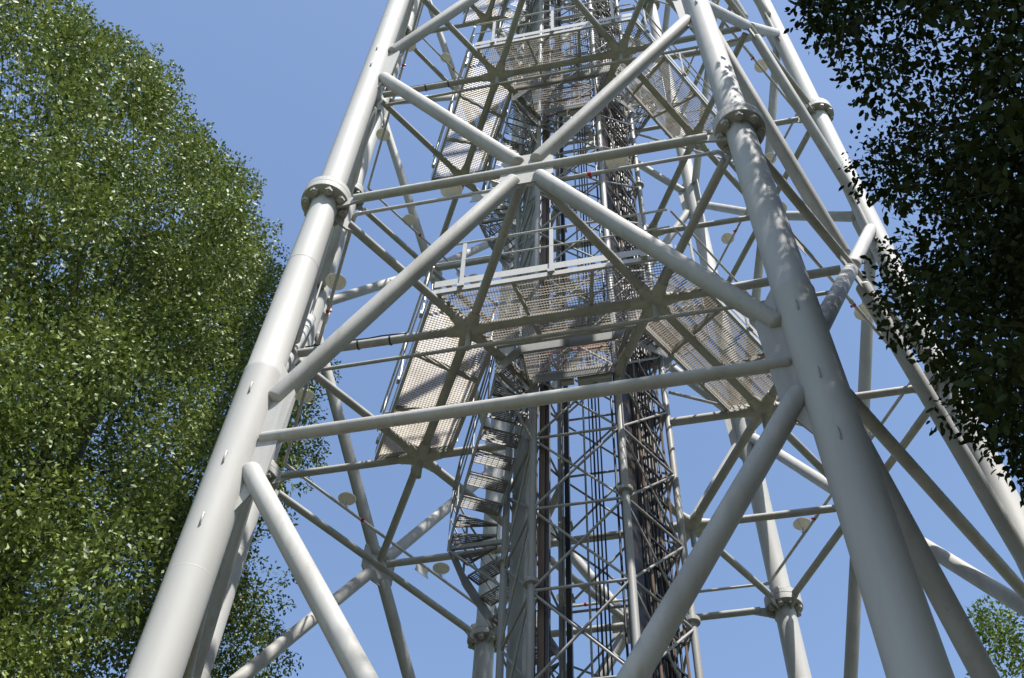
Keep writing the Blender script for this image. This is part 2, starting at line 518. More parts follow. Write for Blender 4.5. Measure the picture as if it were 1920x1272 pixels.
W_LABEL = {0: 'U-shaped grating walkway with white toe boards behind the crossing braces in mid tower',
           1: 'U-shaped grating walkway of the second level, just below the top edge',
           2: 'topmost grating walkway in view, partly cut by the top edge'}
for j in range(0, 3):
    z = zl(j) + .15
    sc = rad(zl(j)) / 5.5
    AI, AO = 1.95 * sc, 3.05 * sc
    wk = thing('grating_walkway', W_LABEL[j], 'walkway', (0, 0, z), 'grating walkways inside the tower')
    wk_z = -0.0
    for f, (a0, a1) in enumerate(((180, 240), (240, 300), (300, 360))):
        i0, i1, o0, o1 = hexpt(AI, a0), hexpt(AI, a1), hexpt(AO, a0), hexpt(AO, a1)
        nm = math.radians((a0 + a1) / 2)
        out = Vector((math.cos(nm), math.sin(nm), 0)); t = (o1 - o0).normalized()
        # grating laid as three panels a side
        for k in range(3):
            fa, fb = k / 3, (k + 1) / 3
            g = .004
            pa, pb = i0.lerp(i1, fa) + t * g, i0.lerp(i1, fb) - t * g
            qa, qb = o0.lerp(o1, fa) + t * g, o0.lerp(o1, fb) - t * g
            # keep the inner panels square-ended
            poly = [(p.x, p.y) for p in (pa + out * .01, pb + out * .01, qb - out * .01, qa - out * .01)]
            o = grating(MB(), poly, 0.034, (out.x, out.y), pitch=.042, cross=.13 if f == 2 else .046, h=.038, ch=.014, w=.0055).obj('grating_panel', M_GRATE, wk)
            o['kind'] = 'stuff'
        def ztop(p, dz): return V3(p, dz)
        # frame channels
        MB().bar(V3(i0, -.065), V3(i1, -.065), .05, .12).obj('frame_channel', M_TOWER, wk)
        MB().bar(V3(o0, -.055), V3(o1, -.055), .045, .10).obj('frame_channel', M_RAIL, wk)
        for k in range(0, 4):
            fr = (k + .02) / 3 if k == 0 else ((k - .02) / 3 if k == 3 else k / 3)
            pa, qa = i0.lerp(i1, fr), o0.lerp(o1, fr)
            MB().bar(V3(pa, -.045) + (qa - pa).normalized() * .03, V3(qa, -.045) - (qa - pa).normalized() * .03, .05, .08).obj('cross_joist', M_TOWER, wk)
        # toe board, with its joint and edge strip
        tb0, tb1 = o0 + out * .03, o1 + out * .03
        for k in range(2):
            pa, pb = tb0.lerp(tb1, k / 2) + t * .006, tb0.lerp(tb1, (k + 1) / 2) - t * .006
            MB().bar(V3(pa, .115), V3(pb, .115), .006, .15).obj('toe_board', M_RAIL, wk)
        # posts and rails
        L = (o1 - o0).length
        ph = 1.1
        for fr in (.12, .5, .88):
            p = o0.lerp(o1, fr) + out * .055
            ps = MB().bar(V3(p, -.1), V3(p, ph), .022, .06, up=t).obj('railing_post', M_RAIL, wk)
            MB().box(V3(p, -.06) + out * .02, t * .05, out * .02, Vector((0, 0, .035))).obj('post_foot', M_RAIL, ps)
        for hz, r in ((ph, .019), (.62, .014)):
            MB().tube(V3(o0 + out * .055, hz), V3(o1 + out * .055, hz), r, 10).obj('handrail', M_RAIL, wk)
        # inner guard rail on the side away from the stair head
        if f != 1:
            for hz in (1.1, .6):
                MB().tube(V3(i0 - out * .03, hz), V3(i1 - out * .03, hz), .017, 8).obj('handrail', M_RAIL, wk)
            for fr in (.1, .5, .9):
                p = i0.lerp(i1, fr) - out * .03
                MB().bar(V3(p, -.1), V3(p, 1.1), .04, .012, up=t).obj('railing_post', M_RAIL, wk)
    # bent end rails where the ring stops
    for a in (180, 360):
        ip, op = hexpt(AI, a), hexpt(AO, a)
        dv = (op - ip).normalized()
        for hz in (1.1, .62):
            MB().tube(V3(ip, hz), V3(op, hz), .017, 8).obj('handrail', M_RAIL, wk)
        MB().bar(V3(ip, -.05), V3(op, -.05), .05, .10).obj('frame_channel', M_TOWER, wk)

# ------------------------------------------------------------------ stair winding round the lift shaft
RI, RO = 1.22, 1.82              # inner and outer apothem of the stair
stair = thing('winding_staircase', 'grey hexagonal staircase of grating treads winding up around the lift shaft', 'staircase', (0, 0, 0))
side = 2 * RI / math.sqrt(3)
RISERS = 44
rise = LEVEL / RISERS
GO = side / 5

def tread_mesh(poly, d, z=0.0):
    mb = MB()
    grating(mb, poly, z, d, pitch=.036, h=.026, cross=.085, ch=.02, w=.0038, frame=False)
    n = len(poly)
    for i in range(n):
        a, b = poly[i], poly[(i + 1) % n]
        thick = .012 if i != 1 else .01
        mb.bar((a[0], a[1], z - .02), (b[0], b[1], z - .02), thick, .042)
    return mb.mesh('tread', M_TREAD)
# tread shapes drawn for the face whose outward normal is -y (angle 270): x runs along the climb
straight = tread_mesh([(0, -RI), (0, -RO), (GO * .84, -RO), (GO * .84, -RI)], (0, 1))
cx = side / 2
def fan(a, r):
    t = math.radians(270 + a)
    return (cx + r * math.cos(t), -RI + r * math.sin(t))
ww = RO - RI
w20 = ww / math.cos(math.radians(20))
wind = [tread_mesh([(cx - .02, -RI), fan(-2, ww), fan(22, w20)], (math.sin(math.radians(10)), -math.cos(math.radians(10)))),
        tread_mesh([(cx, -RI), fan(18, w20 * .99), fan(30, ww / S3), fan(42, w20 * .99)], (math.sin(math.radians(30)), -math.cos(math.radians(30)))),
        tread_mesh([(cx, -RI), fan(38, w20), fan(62, ww)], (math.sin(math.radians(50)), -math.cos(math.radians(50))))]
inner_path = []; outer_path = []
def place(me, rot, z, x=0.0):
    link('tread', me, stair, Matrix.Rotation(math.radians(rot), 4, 'Z') @ Matrix.Translation((x, 0, z)))
def rotp(x, y, z, rot):
    t = math.radians(rot)
    return Vector((x * math.cos(t) - y * math.sin(t), x * math.sin(t) + y * math.cos(t), z))
def wander(j0, j1):
    for j in range(j0, j1):
        z = ZK + LEVEL * j + .15
        # landing on the side facing the walkway (0), then corner, side, corner ...
        for s in range(6):
            rot = 60 * s
            if s == 0:
                poly = [(-side / 2, -RI), (-side / 2, -RO), (side / 2, -RO), (side / 2, -RI)]
                mb = grating(MB(), poly, z, (0, 1), pitch=.04, cross=.05)
                o = mb.obj('landing', M_GRATE, stair)
                for dz in (-side / 2, side / 2):
                    outer_path.append(rotp(dz, -RO, z, rot)); inner_path.append(rotp(dz, -RI, z, rot))
            else:
                for k in range(5):
                    z += rise
                    place(straight, rot, z, -side / 2 + k * GO)
                    if k == 0:
                        outer_path.append(rotp(-side / 2, -RO, z, rot)); inner_path.append(rotp(-side / 2, -RI, z, rot))
                    if k == 4:
                        outer_path.append(rotp(side / 2, -RO, z, rot)); inner_path.append(rotp(side / 2, -RI, z, rot))
            for k in range(3):
                z += rise
                place(wind[k], rot, z)
            x, y = fan(30, ww / S3)
            outer_path.append(rotp(x, y, z - rise, rot))
wander(-1, 3)
def strip(pts, th, lo, hi, name, mat, per=14):
    for a in range(0, len(pts) - 1, per):
        mb = MB()
        for p, q in zip(pts[a:a + per], pts[a + 1:a + per + 1]):
            d = q - p
            n = Vector((d.y, -d.x, 0)).normalized() * (th / 2)
            k = len(mb.v)
            for c in (p, q):
                for s in (-1, 1):
                    for h in (lo, hi):
                        mb.v.append(tuple(c + n * s + Vector((0, 0, h))))
            for f in ((0, 4, 5, 1), (2, 3, 7, 6), (0, 2, 6, 4), (1, 5, 7, 3), (0, 1, 3, 2), (4, 6, 7, 5)):
                mb.face([k + i for i in f])
        mb.obj(name, mat, stair)
push = 1.012
strip([Vector((p.x * push, p.y * push, p.z)) for p in outer_path], .010, -.24, .02, 'stringer', M_STAIR)
strip(inner_path, .010, -.20, .02, 'stringer', M_STAIR)
for h, r in ((1.05, .018), (.75, .012), (.45, .012)):
    for a in range(0, len(outer_path) - 1, 14):
        seg = [Vector((p.x * 1.02, p.y * 1.02, p.z + h)) for p in outer_path[a:a + 15]]
        MB().path(seg, r, 8).obj('handrail', M_STAIR, stair)
for p, q in zip(outer_path, outer_path[1:]):
    d = q - p
    nn = 2 if d.length > 1.0 else 1
    for k in range(nn):
        c = p + d * (k / nn)
        c = Vector((c.x * 1.02, c.y * 1.02, c.z))
        MB().bar(c + Vector((0, 0, -.2)), c + Vector((0, 0, 1.05)), .012, .038, up=(d.x, d.y, 0)).obj('railing_post', M_STAIR, stair)
# knee braces from the shaft posts out to the outer string
for j in range(-1, 3):
    for s in range(6):
        idx = [p for p in outer_path]
for k, p in enumerate(outer_path):
    if k % 3 == 2:
        a = math.atan2(p.y, p.x)
        sp = Vector((1.30 * math.cos(a), 1.30 * math.sin(a), p.z - 1.0))
        MB().tube(sp, p + Vector((0, 0, -.22)), .022, 8).obj('support_strut', M_STAIR, stair)
        sp2 = Vector((1.30 * math.cos(a), 1.30 * math.sin(a), p.z - .16))
        MB().bar(sp2, p + Vector((0, 0, -.16)), .05, .07).obj('support_bracket', M_STAIR, stair)

# ------------------------------------------------------------------ lift shaft: six posts, rings and crossed braces
RS = 1.28
PANEL = 1.42
shaft = thing('lift_shaft', 'slender hexagonal lattice lift shaft of thin tubes in the middle of the tower', 'lift shaft', (0, 0, 0))
def sp(i, z, r=RS): return Vector((CORN[i % 6][0] * r, CORN[i % 6][1] * r, z))
Z0, Z1 = 4.05, 46.0
for i in range(6):
    post = MB().tube(sp(i, 0), sp(i, Z1), .053, 14).obj('corner_post', M_SHAFT, shaft)
    k = 0
    zj = 5.6 + (i * 1.42) % 2.84
    while zj < Z1:
        MB().lathe(sp(i, zj), (0, 0, 1), [(-.035, .10), (-.03, .104), (.03, .104), (.035, .10)], 16, smooth=False).obj('pipe_flange', M_SHAFT, post)
        zj += 5.68
npan = int((Z1 - Z0) / PANEL)
lvl = [11.15 + PANEL * k for k in range(-5, 25)]
lvl = [z for z in lvl if 3.5 < z < Z1 - PANEL]
n_brace = 0
def face_brace(i, z, what):
    a0, a1 = sp(i, z), sp(i + 1, z)
    b0, b1 = sp(i, z + PANEL), sp(i + 1, z + PANEL)
    n = Vector(((a0 + a1).x, (a0 + a1).y, 0)).normalized()
    if what == 'h':
        return MB().tube(a0, a1, .021, 8)
    if what == 'd1':
        return MB().tube(a0 + n * .014, b1 + n * .014, .019, 8)
    return MB().tube(a1 - n * .026, b0 - n * .026, .019, 8)
# one brace mesh of each sort, copied up every face
cache = {}
for i in range(6):
    for what in ('h', 'd1', 'd2'):
        cache[(i, what)] = face_brace(i, 0, what).mesh('shaft_brace', M_SHAFT)
for z in lvl:
    for i in range(6):
        for what in ('h', 'd1', 'd2'):
            if what == 'd2' and i in (4,): continue
            link('shaft_brace', cache[(i, what)], shaft, Matrix.Translation((0, 0, z)))
# bolted node plates at the right-hand post
for z in lvl:
    for i in (2, 3, 4):
        c = sp(i, z)
        dv = Vector((-c.x, -c.y, 0)).normalized()
        MB().prism([c + dv * .05 + Vector((0, 0, .05)), c + dv * .05 + Vector((0, 0, -.16)), c + dv * .30 + Vector((0, 0, -.34)), c + dv * .38 + Vector((0, 0, -.24)), c + dv * .2 + Vector((0, 0, .02))],
                   dv.cross(Vector((0, 0, 1))), .02).obj('node_plate', M_SHAFT, shaft)
# guide rails (black, greasy) with brackets
def guide(x, y, w, d, mat, name='guide_rail'):
    r = MB()
    r.bar((x, y, 2), (x, y, Z1), w, d, up=(0, 1, 0))
    return r.obj(name, mat, shaft)
g1 = guide(-.42, .45, .075, .10, M_BLACK)
for z in lvl:
    b = MB()
    b.box((-.50, .62, z - .1), (.075, 0, 0), (0, .012, 0), (0, 0, .14))
    b.box((-.46, .54, z - .22), (.10, 0, 0), (0, .09, 0), (0, 0, .012))
    b.obj('guide_bracket', M_PIPE, shaft)
MB().bar((-.54, -.95, 2), (-.54, -.95, Z1), .085, .09, up=(0, 1, 0)).obj('guide_rail', M_RUSTY, shaft)
MB().bar((-.47, -.93, 2), (-.47, -.93, Z1), .045, .05, up=(0, 1, 0)).obj('guide_rail', M_BLACK, shaft)
MB().bar((.58, -1.06, 2), (.58, -1.06, Z1), .03, .07, up=(0, 1, 0)).obj('guide_rail', M_BLACK, shaft)

for k, (x, y, r) in enumerate(((-.88, .30, .016), (-.80, .42, .022), (-.72, .55, .014), (-.20, .95, .018), (.30, .98, .020), (.42, .92, .014), (.95, .35, .022), (.88, .48, .016))):
    MB().tube((x, y, 2), (x, y, Z1), r, 7).obj('riser_pipe', (M_CABLE, M_PIPE, M_CABLE, M_PIPE)[k % 4], shaft)

# cable tray panel on the left face of the shaft
tray = thing('cable_tray', 'tall grey cable tray with conduits on the left face of the lift shaft', 'cable tray')
fa, fb = sp(5, 0, 1.20), sp(0, 0, 1.20)
tdir = (fb - fa).normalized(); tn = Vector((math.cos(math.radians(210)), math.sin(math.radians(210)), 0))
def tp(u, off, z): return V3(fa + tdir * u + tn * off, z)
for k, z in enumerate(np.arange(2.0, 44, 3.0)):
    mb = MB()
    mb.bar(tp(.38, -.03, z + .006), tp(.38, -.03, z + 2.994), .004, .66, up=tdir)
    mb.bar(tp(.05, -.01, z + .006), tp(.05, -.01, z + 2.994), .04, .006, up=tdir)
    mb.bar(tp(.71, -.01, z + .006), tp(.71, -.01, z + 2.994), .04, .006, up=tdir)
    mb.obj('tray_plate', M_PANEL, tray)
    mb = MB()
    for q in (-.07, .07):
        mb.bar(tp(1.02 + q, -.01, z + .006), tp(1.02 + q, -.01, z + 2.994), .03, .02, up=tdir)
    for q in range(30):
        mb.bar(tp(.955, -.02, z + .05 + q * .1), tp(1.085, -.02, z + .05 + q * .1), .004, .035)
    mb.obj('perforated_tray', M_SHAFT, tray)
for u, off, r, m in ((.79, .0, .028, M_PIPE), (.86, .0, .018, M_RAIL), (.91, .0, .020, M_PIPE), (1.0, .0, .018, M_PANEL), (1.05, .0, .014, M_CABLE)):
    MB().tube(tp(u, off, 2), tp(u, off, 44), r, 8).obj('conduit', m, tray)
for z in np.arange(2.6, 44, 1.42):
    MB().bar(tp(.0, -.045, z), tp(1.18, -.045, z), .02, .035).obj('tray_bracket', M_PIPE, tray)

# dark bundle of lift cables on the right face
bundle = thing('cable_riser', 'dark bundle of black cables and rusty rungs inside the right side of the shaft', 'cable riser')
ca, cb = Vector((.66, -.86, 0)), Vector((1.08, -.10, 0))
cd = (cb - ca).normalized(); cn = Vector((cd.y, -cd.x, 0))
def bp(u, off, z): return V3(ca + cd * u + cn * off, z)
MB().bar(bp(.05, 0, 2), bp(.05, 0, Z1), .014, .13, up=cd).obj('flat_guide', M_BLACK, bundle)
MB().bar(bp(.20, -.04, 2), bp(.20, -.04, Z1), .02, .10, up=cd).obj('flat_guide', M_BLACK, bundle)
rnd = random.Random(4)
for k in range(11):
    u = .30 + k * .052
    off = rnd.uniform(-.05, .05)
    pts = []
    z = 2.0
    while z < Z1:
        pts.append(bp(u + rnd.uniform(-.010, .010), off + rnd.uniform(-.012, .012), z)); z += .7
    MB().path(pts, rnd.choice((.014, .018, .022, .026)), 7).obj('cable', M_RUSTY if k == 8 else M_CABLE, bundle)
rung = MB().bar(bp(.26, .06, 0), bp(.90, .06, 0), .02, .035).mesh('ladder_rung', M_BLACK)
for k in range(88):
    link('ladder_rung', rung, bundle, Matrix.Translation((0, 0, 2.2 + k * .48)))
MB().bar(bp(.27, .085, 2), bp(.27, .085, Z1), .012, .05, up=cd).obj('ladder_rail', M_RUSTY, bundle)
MB().bar(bp(.58, -.09, 2), bp(.58, -.09, Z1), .01, .62, up=cd).obj('back_sheet', M_BLACK, bundle)
MB().bar(bp(.89, .085, 2), bp(.89, .085, Z1), .012, .05, up=cd).obj('ladder_rail', M_RUSTY, bundle)

# the lift ropes
for k in range(4):
    o = MB().tube((.0 + .055 * k, .22 + .01 * k, 1.0), (.0 + .055 * k, .22 + .01 * k, Z1), (.010, .015, .013, .013)[k], 8).obj('lift_rope', M_CABLE)
    o['label'] = ('leftmost', 'second from left', 'third from left', 'rightmost')[k] + ' of the four parallel black ropes hanging inside the lift shaft'
    o['category'] = 'lift rope'; o['group'] = 'black lift ropes in the shaft'
thin = MB().tube((-.33, -.55, 1.0), (-.33, -.55, Z1), .006, 6).obj('governor_rope', M_CABLE)
thin['label'] = 'single hair-thin dark rope beside the left guide rail of the shaft'; thin['category'] = 'rope'

# pulley station frames in the shaft under each walkway landing
for j in range(0, 3):
    z = zl(j)
    fr = thing('shaft_gate_frame', ('rust red gate frame at the shaft landing behind the mid walkway', 'rust red gate frame at the shaft landing of the second walkway', 'rust red gate frame at the topmost shaft landing')[j], 'gate frame', (0, 0, z), 'gate frames at the shaft landings')
    for hz in (.25, .9, 1.5):
        MB().bar((-.50, -1.02, hz), (.50, -1.02, hz), .03, .045).obj('rail', M_RUSTBAR if hz < 1 else M_BLACK, fr)
    for x in (-.5, -.16, .18, .5):
        MB().bar((x, -1.0, .1), (x, -1.0, 2.0), .03, .04, up=(0, 1, 0)).obj('upright', M_BLACK, fr)
    mb = MB()
    for k in range(24):
        mb.bar((-.48 + k * .042, -1.01, .25), (-.48 + k * .042, -1.01, 1.5), .004, .004, up=(0, 1, 0))
    for k in range(28):
        mb.bar((-.5, -1.013, .27 + k * .044), (.5, -1.013, .27 + k * .044), .004, .004)
    o = mb.obj('wire_mesh', M_GRATE, fr); o['kind'] = 'stuff'
    MB().box((.30, -1.14, -.02), (.26, 0, 0), (0, .05, 0), (0, 0, .10)).obj('control_box', M_RAIL, fr)
    MB().box((-.12, -1.13, .02), (.10, 0, 0), (0, .04, 0), (0, 0, .08)).obj('control_box', M_RAIL, fr)

# ------------------------------------------------------------------ sprinkler rings with white collector discs
P_LABEL = {0: 'thin grey pipe ring with round white discs at the flange level in mid picture',
           1: 'thin grey pipe ring with round white discs at the flange level near the top edge',
           2: 'topmost thin grey pipe ring with small white discs'}
disc = MB()
disc.lathe((0, 0, .22), (0, 0, 1), [(0, .155), (.012, .16), (.02, .15), (.03, .05)], 28, smooth=False)
disc_mesh = disc.mesh('collector_disc', M_DISC)
rods = MB()
for a in (0, 2.1, 4.2):
    rods.tube((.03 * math.cos(a), .03 * math.sin(a), 0), (.13 * math.cos(a), .13 * math.sin(a), .222), .004, 5)
rods.lathe((0, 0, .02), (0, 0, 1), [(0, .03), (.04, .03), (.08, .012), (.11, .02)], 8)
rod_mesh = rods.mesh('disc_hanger', M_PIPE)
valve = MB()
valve.lathe((0, 0, -.035), (0, 0, 1), [(0, .030), (.05, .030)], 10)
valve.box((.045, 0, 0), (.012, 0, 0), (0, .01, 0), (0, 0, .02))
valve_mesh = valve.mesh('red_clamp', M_RED)
for j in range(0, 3):
    z = zl(j) + .30
    ring = thing('sprinkler_ring', P_LABEL[j], 'pipe ring', (0, 0, z), 'sprinkler pipe rings on the tower')
    ap = rad(z) * S3 * .936
    for f in range(6):
        a0 = 240 + 60 * f
        p0, p1 = hexpt(ap, a0), hexpt(ap, a0 + 60)
        t = (p1 - p0).normalized()
        MB().tube(p0 + t * .07, p1 - t * .07, .027, 10).obj('pipe', M_PIPE, ring)
        nx = hexpt(ap, a0 + 120)
        t2 = (nx - p1).normalized()
        MB().path([p1 - t * .10, p1 - t * .03, p1 + t2 * .03, p1 + t2 * .10], .033, 10).obj('elbow', M_PIPE, ring)
        for fr in (.27, .73):
            c = p0.lerp(p1, fr)
            link('collector_disc', disc_mesh, ring, Matrix.Translation(c))
            link('disc_hanger', rod_mesh, ring, Matrix.Translation(c))
        c = p0.lerp(p1, .655)
        link('red_clamp', valve_mesh, ring, Matrix.Translation(c) @ t.to_track_quat('Z', 'Y').to_matrix().to_4x4())
        for fr in (.33, .5, .64):
            c = p0.lerp(p1, fr)
            MB().lathe(c - t * .02, t, [(0, .034), (.04, .034)], 10).obj('pipe_coupling', M_PIPE, ring)
        # hanger plate down to the ring beam
        c = p0.lerp(p1, .36)
        MB().prism([c + t * a + Vector((0, 0, b)) for a, b in ((-.17, .01), (.17, .01), (.14, -.13), (.17, -.22), (-.17, -.22), (-.14, -.13))], t.cross(Vector((0, 0, 1))), .008).obj('hanger_plate', M_TOWER, ring)
    # feed pipe slung under the front inner nodes
    zz = -.30 - .44
    y = inner(0, zl(j)).y
    MB().tube((mid(5, zl(j)).x + .25, y, zz), (mid(1, zl(j)).x - .25, y, zz), .03, 10).obj('feed_pipe', M_TOWER, ring)
    # radial branch from the shaft with its elbow
    q = hexpt(ap, 0).lerp(hexpt(ap, 60), .35)
    MB().path([(1.35, .1, .55), q + Vector((-.25, -.04, .55)), q + Vector((-.08, -.02, .55)), q + Vector((0, 0, .50)), q + Vector((0, 0, .02))], .026, 10).obj('branch_pipe', M_PIPE, ring)
